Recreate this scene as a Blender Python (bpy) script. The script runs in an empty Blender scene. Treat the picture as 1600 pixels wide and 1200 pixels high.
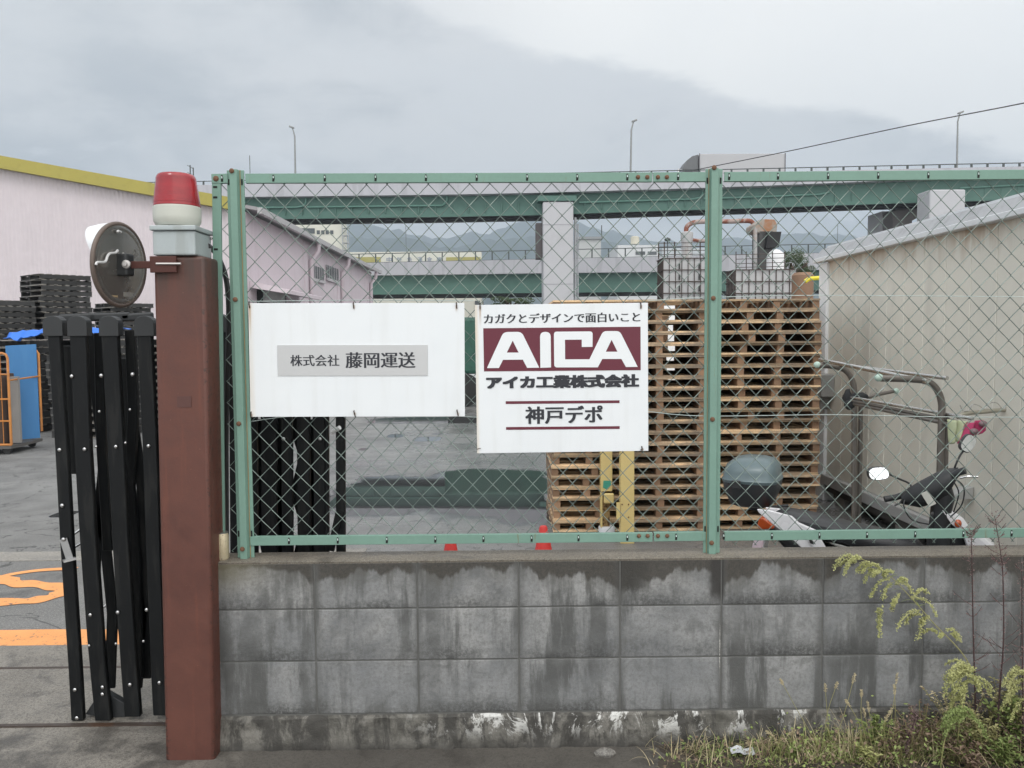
import bpy, math, random
from mathutils import Vector, Matrix, noise as mnoise
from mathutils.geometry import tessellate_polygon
R = math.radians
random.seed(7)
sc = bpy.context.scene
col = sc.collection

# ------------------------------------------------------------------ camera
F = 1256.0                       # focal length in photo pixels (photo 1600 wide)
CAM = Vector((0, 0, 1.67))
YAW, PITCH, ROLL = 0.5, 3.42, 0.45
cam = bpy.data.cameras.new('camera')
cam.sensor_width = 36; cam.lens = F / 1600 * 36
cam.clip_start = 0.05; cam.clip_end = 20000
camo = bpy.data.objects.new('camera', cam); col.objects.link(camo)
CR = Matrix.Rotation(R(-YAW), 3, 'Z') @ Matrix.Rotation(R(90 - PITCH), 3, 'X') @ Matrix.Rotation(R(-ROLL), 3, 'Z')
camo.matrix_world = Matrix.Translation(CAM) @ CR.to_4x4()
sc.camera = camo

def ray(x, y): return CR @ Vector(((x - 800) / F, (600 - y) / F, -1))
def px(x, y, Y):
    d = ray(x, y); return CAM + d * (Y / d.y)
def pz(x, y, z=0.0):
    d = ray(x, y); return CAM + d * ((z - CAM.z) / d.z)

# ------------------------------------------------------------------ world and sun
sc.view_settings.view_transform = 'Standard'; sc.view_settings.look = 'None'
sc.view_settings.exposure = 0.22; sc.view_settings.gamma = 1.0
sc.cycles.use_denoising = True
sc.cycles.max_bounces = 8; sc.cycles.volume_bounces = 0
SUN_EL, SUN_AZ = 52, 205        # overcast: a large weak sun, high behind the camera
w = bpy.data.worlds.new('World'); sc.world = w; w.use_nodes = True
nt = w.node_tree; nt.nodes.clear()

class G:
    """tiny node helper"""
    def __init__(s, nt): s.nt = nt
    def n(s, t, **k):
        o = s.nt.nodes.new(t)
        for a, b in k.items(): setattr(o, a, b)
        return o
    def lk(s, v, sock):
        if hasattr(v, 'is_output') or isinstance(v, bpy.types.NodeSocket): s.nt.links.new(v, sock)
        elif isinstance(v, (tuple, list)) and len(v) == 3 and sock.type == 'RGBA': sock.default_value = (*v, 1)
        else: sock.default_value = v
    def m(s, op, a, b=0.0, c=None, clamp=False):
        o = s.n('ShaderNodeMath', operation=op); o.use_clamp = clamp
        s.lk(a, o.inputs[0]); s.lk(b, o.inputs[1])
        if c is not None: s.lk(c, o.inputs[2])
        return o.outputs[0]
    def xyz(s, v):
        o = s.n('ShaderNodeSeparateXYZ'); s.lk(v, o.inputs[0]); return o.outputs
    def comb(s, x, y, z):
        o = s.n('ShaderNodeCombineXYZ'); s.lk(x, o.inputs[0]); s.lk(y, o.inputs[1]); s.lk(z, o.inputs[2]); return o.outputs[0]
    def noise(s, vec, scale=5, detail=4, rough=.55, dist=0):
        o = s.n('ShaderNodeTexNoise'); s.lk(vec, o.inputs['Vector'])
        o.inputs['Scale'].default_value = scale; o.inputs['Detail'].default_value = detail
        o.inputs['Roughness'].default_value = rough; o.inputs['Distortion'].default_value = dist
        return o.outputs[0]
    def map(s, v, a, b, c=0.0, d=1.0, smooth=False):
        o = s.n('ShaderNodeMapRange'); o.clamp = True
        if smooth: o.interpolation_type = 'SMOOTHSTEP'
        s.lk(v, o.inputs[0]); s.lk(a, o.inputs[1]); s.lk(b, o.inputs[2]); s.lk(c, o.inputs[3]); s.lk(d, o.inputs[4]); return o.outputs[0]
    def mix(s, f, a, b, mode='MIX'):
        o = s.n('ShaderNodeMix', data_type='RGBA', blend_type=mode)
        s.lk(f, o.inputs[0]); s.lk(a, o.inputs[6]); s.lk(b, o.inputs[7]); return o.outputs[2]
    def scale(s, vec, sx, sy, sz):
        o = s.n('ShaderNodeVectorMath', operation='MULTIPLY'); s.lk(vec, o.inputs[0]); o.inputs[1].default_value = (sx, sy, sz); return o.outputs[0]

g = G(nt)
tc = g.n('ShaderNodeTexCoord').outputs['Generated']
X_, Y_, Z_ = g.xyz(tc)
yy = g.m('MAXIMUM', Y_, 0.12)
u = g.m('DIVIDE', X_, yy); v = g.m('DIVIDE', Z_, yy)
cv = g.comb(u, g.m('MULTIPLY', v, 2.2), 0.3)
n1 = g.noise(cv, 1.7, 6, .55, .4)
n2 = g.noise(cv, 5.0, 6, .6, .3)
n3 = g.noise(g.comb(g.m('ADD', u, 3.1), g.m('MULTIPLY', v, 3.0), 1.3), 2.6, 5, .5, .6)
edge = g.m('SUBTRACT', v, g.m('SUBTRACT', 0.372, g.m('MULTIPLY', u, 0.25)))
edge = g.m('ADD', edge, g.m('MULTIPLY', g.m('SUBTRACT', n1, .5), .10))
edge = g.m('ADD', edge, g.m('MULTIPLY', g.m('SUBTRACT', n2, .5), .10))
right = g.map(u, -.25, .15, 0, 1, True)
hi = g.m('MULTIPLY', g.map(edge, -.006, .022, 0, 1, True), right)
n12 = g.m('ADD', g.m('MULTIPLY', n1, .55), g.m('MULTIPLY', n2, .45))
bank = g.mix(g.map(n12, .40, .60, 0, 1, True), (.49, .515, .535), (.80, .80, .795))
bank = g.mix(g.m('MULTIPLY', g.map(n3, .50, .68, 0, 1, True), .65), bank, (.76, .77, .775))
bank = g.mix(g.m('MULTIPLY', g.map(v, .0, .20, 1, 0, True), .65), bank, (.74, .765, .80))
lefttop = g.m('MULTIPLY', g.map(v, .25, .42, 0, 1, True), g.map(u, -.1, -.6, 0, 1, True))
bank = g.mix(g.m('MULTIPLY', lefttop, .6), bank, (.70, .715, .715))
puff = g.m('MULTIPLY', g.map(g.noise(g.comb(u, g.m('MULTIPLY', v, 2.4), 4.2), 5.5, 7, .6, .5), .56, .66, 0, 1, True), g.map(v, .32, .2, 0, 1, True))
bank = g.mix(g.m('MULTIPLY', puff, .55), bank, (.90, .91, .93))
bright = g.mix(g.map(n1, .3, .7, 0, 1), (1.04, 1.04, 1.02), (1.14, 1.12, 1.07))
cloud = g.mix(hi, bank, bright)
zen = g.m('MULTIPLY', g.map(Z_, .45, 1.0, 1.0, 1.55), g.map(Z_, 0, .26, 1.28, 1.0, True))
beh = g.map(Y_, .25, -.5, 1.0, 1.75)
mul = g.m('MULTIPLY', g.m('MULTIPLY', zen, beh), 9.6)
cl = g.n('ShaderNodeVectorMath', operation='SCALE'); g.lk(cloud, cl.inputs[0]); g.lk(mul, cl.inputs['Scale'])
skyt = g.n('ShaderNodeTexSky', sky_type='NISHITA'); skyt.sun_disc = False
skyt.sun_elevation = R(SUN_EL); skyt.sun_rotation = R(SUN_AZ)
mx = g.mix(.93, skyt.outputs[0], cl.outputs[0])
bg = g.n('ShaderNodeBackground'); bg.inputs['Strength'].default_value = .1
nt.links.new(mx, bg.inputs[0])
wo = g.n('ShaderNodeOutputWorld'); nt.links.new(bg.outputs[0], wo.inputs[0])

sun = bpy.data.lights.new('sun', 'SUN'); sun.energy = 0.7; sun.angle = R(14); sun.color = (1, .97, .93)
so = bpy.data.objects.new('sun', sun); col.objects.link(so)
sd = Vector((math.sin(R(SUN_AZ)) * math.cos(R(SUN_EL)), math.cos(R(SUN_AZ)) * math.cos(R(SUN_EL)), math.sin(R(SUN_EL))))
so.rotation_euler = sd.to_track_quat('Z', 'Y').to_euler()

# ------------------------------------------------------------------ materials
MATS = {}
def newmat(name):
    m = bpy.data.materials.new(name); m.use_nodes = True
    b = m.node_tree.nodes['Principled BSDF']
    return m, G(m.node_tree), b
def M(name, c, rough=.6, metal=0.0, var=.12, scale=6.0, bump=.0, bscale=60, stain=None, samt=.4, sscale=3.0, streak=False, rnd=0.0, spec=.5, thr=(.5, .62), coat=0.0, emit=None):
    """general weathered material: colour with large and fine variation, optional stain colour in blotches or streaks"""
    if name in MATS: return MATS[name]
    m, g, b = newmat(name)
    t = g.n('ShaderNodeTexCoord').outputs['Object']
    a = g.noise(t, scale, 5, .6); f = g.noise(t, scale * 14, 3, .6)
    k = g.m('ADD', g.m('MULTIPLY', g.m('SUBTRACT', a, .5), var * 2.4), g.m('MULTIPLY', g.m('SUBTRACT', f, .5), var * 1.2))
    k = g.m('ADD', k, 1.0)
    if rnd:
        oi = g.n('ShaderNodeObjectInfo').outputs['Random']
        k = g.m('MULTIPLY', k, g.map(oi, 0, 1, 1 - rnd, 1 + rnd))
    c0 = g.mix(1.0, c, g.comb(k, k, k), 'MULTIPLY')
    r = g.m('ADD', g.m('MULTIPLY', g.m('SUBTRACT', a, .5), .25), rough, clamp=True)
    if stain:
        sv = g.scale(t, 1, 1, .12) if streak else t
        s = g.noise(sv, sscale * (4 if streak else 1), 6, .65, .3)
        s2 = g.map(s, thr[0], thr[1], 0, samt, True)
        c0 = g.mix(s2, c0, stain); r = g.m('ADD', r, g.m('MULTIPLY', s2, .25), clamp=True)
    g.lk(c0, b.inputs['Base Color']); g.lk(r, b.inputs['Roughness'])
    b.inputs['Metallic'].default_value = metal; b.inputs['Specular IOR Level'].default_value = spec
    b.inputs['Coat Weight'].default_value = coat
    if bump:
        bn = g.n('ShaderNodeBump'); bn.inputs['Strength'].default_value = bump; bn.inputs['Distance'].default_value = .004
        g.lk(g.noise(t, bscale, 5, .65), bn.inputs['Height']); g.lk(bn.outputs[0], b.inputs['Normal'])
    MATS[name] = m
    return m

# ------------------------------------------------------------------ mesh builder
def origin(p):
    o = Vector((0, 0, 0))
    while p is not None: o += Vector(p.location); p = p.parent
    return o
class MB:
    def __init__(s): s.v = []; s.f = []
    def add(s, vs, fs):
        b = len(s.v); s.v += [Vector(q) for q in vs]; s.f += [tuple(i + b for i in q) for q in fs]; return s
    def box(s, a, b):
        x0, y0, z0 = a; x1, y1, z1 = b
        return s.add([(x0,y0,z0),(x1,y0,z0),(x1,y1,z0),(x0,y1,z0),(x0,y0,z1),(x1,y0,z1),(x1,y1,z1),(x0,y1,z1)],
                     [(0,3,2,1),(4,5,6,7),(0,1,5,4),(1,2,6,5),(2,3,7,6),(3,0,4,7)])
    def cbox(s, c, d, rot=None):
        vs = [Vector((sx*d[0]/2, sy*d[1]/2, sz*d[2]/2)) for sx,sy,sz in [(-1,-1,-1),(1,-1,-1),(1,1,-1),(-1,1,-1),(-1,-1,1),(1,-1,1),(1,1,1),(-1,1,1)]]
        if rot is not None: vs = [rot @ q for q in vs]
        return s.add([q + Vector(c) for q in vs], [(0,3,2,1),(4,5,6,7),(0,1,5,4),(1,2,6,5),(2,3,7,6),(3,0,4,7)])
    def bar(s, p, q, w, d, up=(0, 1, 0)):
        """box section from p to q, w across, d along 'up'"""
        p = Vector(p); q = Vector(q); t = (q - p).normalized(); n = Vector(up); n = (n - t * n.dot(t)).normalized(); b = t.cross(n)
        vs = []
        for e in (p, q):
            for a, c in ((-1,-1),(1,-1),(1,1),(-1,1)): vs.append(e + b * (a*w/2) + n * (c*d/2))
        return s.add(vs, [(0,1,2,3),(7,6,5,4),(0,4,5,1),(1,5,6,2),(2,6,7,3),(3,7,4,0)])
    def tube(s, pts, r, n=8, closed=False, rs=None):
        pts = [Vector(p) for p in pts]; k = len(pts); base = len(s.v)
        prev = None
        for i, p in enumerate(pts):
            if closed: t = (pts[(i+1) % k] - pts[i-1])
            else: t = pts[min(i+1, k-1)] - pts[max(i-1, 0)]
            t = t.normalized() if t.length > 1e-9 else Vector((0,0,1))
            if prev is None:
                a = Vector((0,0,1)) if abs(t.z) < .9 else Vector((1,0,0)); prev = (a - t*a.dot(t)).normalized()
            else: prev = (prev - t*prev.dot(t)).normalized()
            b = t.cross(prev); rr = rs[i] if rs else r
            for j in range(n):
                an = 2*math.pi*j/n; s.v.append(p + (prev*math.cos(an) + b*math.sin(an))*rr)
        m = k if closed else k-1
        for i in range(m):
            for j in range(n):
                a = base+i*n+j; b_ = base+i*n+(j+1)%n; c = base+((i+1)%k)*n+(j+1)%n; d = base+((i+1)%k)*n+j
                s.f.append((a,b_,c,d))
        if not closed:
            s.f.append(tuple(base+j for j in reversed(range(n)))); s.f.append(tuple(base+(k-1)*n+j for j in range(n)))
        return s
    def lathe(s, prof, c=(0,0,0), n=24, rot=None, sx=1, sy=1):
        """prof: (r,z) list"""
        base = len(s.v); c = Vector(c)
        for r, z in prof:
            for j in range(n):
                an = 2*math.pi*j/n; q = Vector((r*math.cos(an)*sx, r*math.sin(an)*sy, z))
                if rot is not None: q = rot @ q
                s.v.append(c + q)
        for i in range(len(prof)-1):
            for j in range(n):
                s.f.append((base+i*n+j, base+i*n+(j+1)%n, base+(i+1)*n+(j+1)%n, base+(i+1)*n+j))
        s.f.append(tuple(base+j for j in reversed(range(n)))); s.f.append(tuple(base+(len(prof)-1)*n+j for j in range(n)))
        return s
    def prism(s, poly, d, holes=()):
        """poly: 3-D points of a flat outline, d: extrusion vector"""
        loops = [[Vector(p) for p in poly]] + [[Vector(p) for p in h] for h in holes]
        tris = tessellate_polygon(loops); fl = [p for l in loops for p in l]; n = len(fl); d = Vector(d)
        s_base = len(s.v)
        s.v += fl + [p + d for p in fl]
        for t in tris: s.f.append(tuple(s_base+i for i in t)); s.f.append(tuple(s_base+n+i for i in reversed(t)))
        o = 0
        for l in loops:
            for i in range(len(l)):
                a = s_base+o+i; b = s_base+o+(i+1) % len(l); s.f.append((a, b, b+n, a+n))
            o += len(l)
        return s
    def ball(s, c, r, n=10, m=6, sc_=(1,1,1), rot=None):
        prof = [(max(1e-4, math.sin(math.pi*i/m)), -math.cos(math.pi*i/m)) for i in range(m+1)]
        base = len(s.v); s.lathe(prof, (0,0,0), n)
        for i in range(base, len(s.v)):
            q = Vector((s.v[i].x*r*sc_[0], s.v[i].y*r*sc_[1], s.v[i].z*r*sc_[2]))
            s.v[i] = (rot @ q if rot is not None else q) + Vector(c)
        return s
    def build(s, name, mat, parent=None, smooth=False, bevel=0, label=None, seg=2):
        me = bpy.data.meshes.new(name); o0 = origin(parent)
        me.from_pydata([q - o0 for q in s.v], [], s.f); me.update()
        import bmesh
        bm = bmesh.new(); bm.from_mesh(me); bmesh.ops.recalc_face_normals(bm, faces=bm.faces); bm.to_mesh(me); bm.free()
        if smooth:
            me.polygons.foreach_set('use_smooth', [True]*len(me.polygons)); me.set_sharp_from_angle(angle=R(38))
        me.materials.append(mat)
        o = bpy.data.objects.new(name, me); col.objects.link(o); o.parent = parent
        if bevel:
            b = o.modifiers.new('bevel', 'BEVEL'); b.width = bevel; b.segments = seg; b.limit_method = 'ANGLE'; b.angle_limit = R(40)
        if label: o['label'] = label
        return o
def thing(name, label, cat, loc=(0,0,0), group=None, rz=0):
    o = bpy.data.objects.new(name, None); col.objects.link(o); o.location = loc; o.rotation_euler = (0,0,rz)
    o['label'] = label; o['category'] = cat; o.empty_display_size = .1
    if group: o['group'] = group
    return o
def tag(o, label, cat, group=None):
    o['label'] = label; o['category'] = cat
    if group: o['group'] = group
    return o
def struct(o, kind='structure'): o['kind'] = kind; return o
def dup(root, loc, rz=0, label=None, group=None):
    r = root.copy(); col.objects.link(r); r.location = loc; r.rotation_euler = (0, 0, rz)
    if label: r['label'] = label
    if group: r['group'] = group
    for ch in root.children:
        c = ch.copy(); col.objects.link(c); c.parent = r
        for g2 in ch.children: d = g2.copy(); col.objects.link(d); d.parent = c
    return r
ORD = ['topmost', 'second', 'third', 'fourth', 'fifth', 'sixth', 'seventh', 'eighth', 'ninth', 'tenth', 'eleventh', 'twelfth', 'thirteenth',
       'fourteenth', 'fifteenth', 'sixteenth', 'seventeenth', 'eighteenth', 'nineteenth', 'twentieth', 'twenty-first', 'twenty-second', 'twenty-third',
       'twenty-fourth', 'twenty-fifth', 'twenty-sixth', 'twenty-seventh', 'twenty-eighth']
def text(body, x0, x1, z0, z1, P, mat, name, parent, bold=0.0, fat=0.0, lift=.0, heavy=0.0):
    """flat lettering fitted to a rectangle; P maps local (x, z, lift) to the world; bold widens the upright strokes"""
    cu = bpy.data.curves.new('lettering', 'FONT'); cu.body = body; cu.size = 1; cu.offset = fat; cu.resolution_u = 3
    o = bpy.data.objects.new('lettering', cu); col.objects.link(o)
    dg = bpy.context.evaluated_depsgraph_get(); me = bpy.data.meshes.new_from_object(o.evaluated_get(dg))
    vs = [q.co.copy() for q in me.vertices]; fs = [tuple(p.vertices) for p in me.polygons]
    bpy.data.objects.remove(o); bpy.data.curves.remove(cu); bpy.data.meshes.remove(me)
    ax = min(q.x for q in vs); bx = max(q.x for q in vs); ay = min(q.y for q in vs); by = max(q.y for q in vs)
    mb = MB(); offs = [(0, 0)] if not bold else [(-bold, 0), (0, 0), (bold, 0)]
    if heavy: offs = [(i*bold/2, j*heavy) for i in (-2, -1, 0, 1, 2) for j in (-1, 0, 1)]
    for i, (dx, dz) in enumerate(offs):
        mb.add([P(x0 + bold + (q.x-ax)/(bx-ax)*(x1-x0-2*bold) + dx, z0 + heavy + (q.y-ay)/(by-ay)*(z1-z0-2*heavy) + dz, lift + .00012*i) for q in vs], fs)
    return mb.build(name, mat, parent)

# ------------------------------------------------------------------ ground
def ground_material():
    m, g, b = newmat('wet asphalt')
    t = g.n('ShaderNodeTexCoord').outputs['Object']
    x, y, z = g.xyz(t)
    big = g.noise(t, .35, 5, .55, .4); mid = g.noise(t, 2.2, 6, .6, .3); fine = g.noise(t, 140, 3, .7); grit = g.noise(t, 420, 2, .6)
    base = g.mix(g.map(big, .3, .7), (.15, .151, .152), (.25, .248, .242))
    base = g.mix(g.m('MULTIPLY', g.map(mid, .42, .66), .5), base, (.075, .076, .078))
    sp = g.map(grit, .52, .72, 0, .42)
    near = g.map(y, 9, 4.5, 0, 1); g2 = g.noise(t, 75, 3, .75)
    base = g.mix(g.m('MULTIPLY', near, .5), base, (.17, .165, .155))
    base = g.mix(sp, base, (.36, .35, .33)); base = g.mix(g.map(fine, .50, .64, 0, .8), base, (.035, .035, .036)); base = g.mix(g.m('MULTIPLY', near, g.map(g2, .52, .64, 0, .7)), base, (.34, .33, .31))
    # wetness: how close to a set of puddles, with ragged borders
    wob = g.m('ADD', g.m('MULTIPLY', g.m('SUBTRACT', g.noise(t, .9, 5, .6, .3), .5), 1.1), g.m('MULTIPLY', g.m('SUBTRACT', g.noise(t, 4.5, 4, .6), .5), .3))
    wet = None
    for (cx, cy, rx, ry, k) in PUDDLES:
        dx = g.m('DIVIDE', g.m('SUBTRACT', x, cx), rx); dy = g.m('DIVIDE', g.m('SUBTRACT', y, cy), ry)
        d = g.m('POWER', g.m('ADD', g.m('POWER', g.m('ABSOLUTE', dx), 3.6), g.m('POWER', g.m('ABSOLUTE', dy), 3.6)), 1/3.6)
        d = g.m('ADD', d, g.m('MULTIPLY', wob, k)); p = g.map(d, .86, 1.06, 1, 0, True)
        wet = p if wet is None else g.m('MAXIMUM', wet, p)
    damp = g.m('MULTIPLY', g.map(x, -3.4, -1.8, 0, 1, True), g.map(y, 3.6, 5.2, 0, 1, True))
    damp = g.m('MULTIPLY', damp, g.map(g.noise(g.scale(t, .35, 1.1, 1), .8, 4, .5), .32, .6, .55, 1, True))
    dm = g.m('MAXIMUM', damp, wet)
    ck = g.m('ABSOLUTE', g.m('SUBTRACT', g.noise(t, .55, 5, .6, .8), .5)); base = g.mix(g.m('MULTIPLY', g.map(ck, .0012, .0035, 1, 0), .7), base, (.03, .03, .03))
    oil = g.map(g.noise(g.scale(t, 1.0, .5, 1), 1.3, 5, .65, .5), .58, .68, 0, .55, True); base = g.mix(oil, base, (.055, .055, .056))
    colr = g.mix(g.m('MULTIPLY', wet, .9), base, (.03, .032, .034))
    rough = g.m('SUBTRACT', .80, g.m('MULTIPLY', damp, .60)); rough = g.m('ADD', rough, g.m('MULTIPLY', g.m('SUBTRACT', mid, .5), .35))
    rough = g.m('MULTIPLY', rough, g.m('SUBTRACT', 1, g.m('MULTIPLY', wet, .93)), clamp=True)
    g.lk(colr, b.inputs['Base Color']); g.lk(rough, b.inputs['Roughness'])
    bn = g.n('ShaderNodeBump'); bn.inputs['Distance'].default_value = .006
    g.lk(g.m('MULTIPLY', g.m('SUBTRACT', 1, wet), g.m('SUBTRACT', .8, g.m('MULTIPLY', damp, .55))), bn.inputs['Strength']); g.lk(fine, bn.inputs['Height']); g.lk(bn.outputs[0], b.inputs['Normal'])
    return m
def pud(x0, x1, y0, y1, k):      # a puddle given by its outline in the view, laid flat on the ground
    a = pz(x0, (y0+y1)/2); b = pz(x1, (y0+y1)/2); f = pz((x0+x1)/2, y0); n = pz((x0+x1)/2, y1)
    return ((a.x+b.x)/2, (f.y+n.y)/2, abs(b.x-a.x)/2, abs(f.y-n.y)/2, k)
PUDDLES = [pud(645, 880, 732, 814, .55), pud(500, 760, 742, 806, .9), pud(765, 870, 745, 824, .7), pud(575, 790, 651, 662, .3),
           pud(645, 690, 682, 690, .2), pud(605, 632, 678, 684, .2), pud(560, 575, 700, 704, .2), pud(82, 118, 798, 809, .5), pud(675, 700, 676, 679, .3)]
gm = ground_material()
mb = MB(); mb.add([(-3400, -40, 0), (3400, -40, 0), (3400, 4300, 0), (-3400, 4300, 0)], [(0,1,2,3)])
struct(mb.build('ground', gm))
def concrete_mat(name, c1, c2, dark, wetline=False):
    m, g, b = newmat(name)
    t = g.n('ShaderNodeTexCoord').outputs['Object']
    big = g.noise(t, 1.3, 6, .6, .4); mid = g.noise(t, 6, 6, .65, .3); fine = g.noise(t, 90, 4, .7); grit = g.noise(t, 300, 2, .6)
    c = g.mix(g.map(big, .35, .65), c1, c2); c = g.mix(g.map(mid, .5, .68, 0, .7, True), c, dark)
    c = g.mix(g.map(fine, .48, .62, 0, .6), c, (.05, .045, .04)); c = g.mix(g.map(grit, .56, .68, 0, .6), c, (.42, .40, .36))
    if wetline:
        x, y, z = g.xyz(t)
        wk = g.m('MAXIMUM', g.map(g.m('ADD', x, g.m('MULTIPLY', g.m('SUBTRACT', mid, .5), .8)), -1.6, -1.0, 0, 1, True), g.m('MULTIPLY', g.map(mid, .40, .58, 0, .8, True), g.map(y, 3.6, 3.2, 0, 1, True)))
        c = g.mix(g.m('MULTIPLY', wk, .72), c, (.045, .041, .037))
    g.lk(c, b.inputs['Base Color']); g.lk(g.map(mid, .3, .7, .75, .42), b.inputs['Roughness'])
    bn = g.n('ShaderNodeBump'); bn.inputs['Strength'].default_value = .6; bn.inputs['Distance'].default_value = .004
    g.lk(fine, bn.inputs['Height']); g.lk(bn.outputs[0], b.inputs['Normal'])
    return m
apron_m = concrete_mat('damp apron concrete', (.25, .23, .20), (.14, .128, .112), (.05, .045, .04), True)
strip_m = concrete_mat('pale kerb concrete', (.33, .31, .28), (.25, .235, .21), (.16, .15, .14))
# concrete apron with two rail grooves: three slabs
ya = pz(50, 1010).y; yb = pz(50, 1046).y; yc = pz(50, 1136).y
mb = MB(); mb.box((-6, yb + .012, -.05), (-1.05, ya, .006)); mb.box((-6, yc + .012, -.05), (-1.05, yb - .012, .008)); mb.box((-6, -3, -.05), (4.5, 3.17, .004))
mb.box((-6, 3.1702, -.05), (-1.22, yc - .012, .004))
struct(mb.build('pavement', apron_m))
mb = MB(); mb.box((-6, yc-.0118, -.02), (-1.2, yc + .0118, .010)); mb.box((-6, yb - .0118, -.02), (-1.2, yb + .0118, .009))
struct(mb.build('gate_track', M('rail steel', (.09, .07, .06), .5, .6, .3, 8, stain=(.10, .045, .02), samt=.6)))
y1 = pz(30, 877).y; y0 = pz(30, 863).y
mb = MB(); mb.box((-9, y1, -.02), (-1.1, y0, .005)); mb.box((-2.5, 5.35, -.02), (-1.0, 5.9, .0055))
struct(mb.build('kerb_strip', strip_m))
# orange paint: big 5-like curve and the stop line
def paint_mat():
    m, g, b = newmat('worn orange paint')
    t = g.n('ShaderNodeTexCoord').outputs['Object']
    n = g.noise(t, 38, 6, .7, .3); n2 = g.noise(t, 5, 5, .6, .3); f = g.noise(t, 220, 2, .6)
    w_ = g.m('MAXIMUM', g.map(g.m('ADD', n, g.m('MULTIPLY', n2, .5)), .86, .92, 0, 1), g.map(f, .66, .7, 0, 1))
    c = g.mix(g.map(n2, .3, .7), (.80, .36, .13), (.72, .30, .10)); c = g.mix(w_, c, (.10, .10, .10))
    g.lk(c, b.inputs['Base Color']); b.inputs['Roughness'].default_value = .75
    bn = g.n('ShaderNodeBump'); bn.inputs['Strength'].default_value = .5; bn.inputs['Distance'].default_value = .003
    g.lk(f, bn.inputs['Height']); g.lk(bn.outputs[0], b.inputs['Normal'])
    return m
pm = paint_mat()
def ribbon(pts, widths, z):
    mb = MB(); L = []
    for i, p in enumerate(pts):
        t = (pts[min(i+1, len(pts)-1)] - pts[max(i-1, 0)]).normalized(); n = Vector((-t.y, t.x, 0)); L.append((p + n*widths[i]/2, p - n*widths[i]/2))
    for (a, b), (c, d) in zip(L, L[1:]): mb.add([(*a.xy, z), (*b.xy, z), (*d.xy, z), (*c.xy, z)], [(0,1,2,3)])
    return mb
def spline(P, n=8):
    out = []
    for i in range(len(P)-1):
        a, b, c, d = P[max(i-1,0)], P[i], P[i+1], P[min(i+2, len(P)-1)]
        for k in range(n):
            t = k/n; out.append(.5*((2*b) + (c-a)*t + (2*a-5*b+4*c-d)*t*t + (3*b-a-3*c+d)*t*t*t))
    out.append(P[-1]); return out
q = spline([pz(*p) for p in [(-60, 905), (0, 904), (12, 908), (28, 912), (60, 914), (92, 918), (100, 924), (84, 932), (55, 938), (20, 941), (-60, 943)]], 6)
struct(ribbon(q, [.135 + .03*math.sin(i*.7) for i in range(len(q))], .004).build('road_marking', pm))
q = spline([pz(*p) for p in [(-5, 906), (10, 900), (30, 896), (60, 892), (90, 890), (120, 889)]], 6)
struct(ribbon(q, [.07]*len(q), .0045).build('road_marking', pm))
q = [pz(-120, 997), pz(0, 997), pz(50, 998), pz(140, 998), pz(230, 998)]
struct(ribbon(q, [.22, .23, .27, .27, .26], .004).build('road_marking', pm))

# ------------------------------------------------------------------ hills and haze
def ridge(prof, Y, name, seed, c):
    random.seed(seed); mb = MB(); nx = 140; ny = 14
    for j in range(ny):
        t = j/(ny-1)
        for i in range(nx):
            x = 60 + (1840-60)*i/(nx-1)
            k = max(0, min(len(prof)-2, next((a for a in range(len(prof)-1) if prof[a+1][0] >= x), len(prof)-2)))
            a, b = prof[k], prof[k+1]; s = max(0, min(1, (x-a[0])/(b[0]-a[0]))); yp = a[1]+(b[1]-a[1])*s
            top = px(x, yp, Y); h = top.z * math.sin(math.pi*min(1, .02 + t*.96))**.8
            dy = (t-.5)*900
            nz = mnoise.fractal(Vector((x*.012, t*4, seed)), 1, 2, 5)
            mb.v.append(Vector((top.x, Y + dy, max(-4, h*(1 + .035*mnoise.fractal(Vector((x*.06, seed, 0)), 1, 2, 4)) + nz*40*math.sin(math.pi*t)*(0.0 if abs(t-.5) < .02 else .7)))))
    for j in range(ny-1):
        for i in range(nx-1): a = j*nx+i; mb.f.append((a, a+1, a+nx+1, a+nx))
    return struct(mb.build(name, c, smooth=True))
hm = M('wooded hillside', (.04, .065, .06), .95, 0, .35, .006, spec=.1)
ridge([(60, 400), (300, 372), (480, 352), (540, 350), (575, 350), (610, 355), (650, 368), (700, 372), (760, 366), (800, 352), (830, 344), (870, 343), (905, 350), (950, 362), (1010, 372), (1080, 380), (1180, 372), (1230, 362), (1300, 370), (1400, 386), (1700, 400)], 3500, 'hills', 3, hm)
ridge([(60, 430), (500, 362), (560, 368), (620, 376), (680, 388), (720, 384), (780, 372), (830, 372), (900, 378), (960, 388), (1050, 392), (1300, 390), (1700, 420)], 2500, 'hills', 9, hm)

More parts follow.
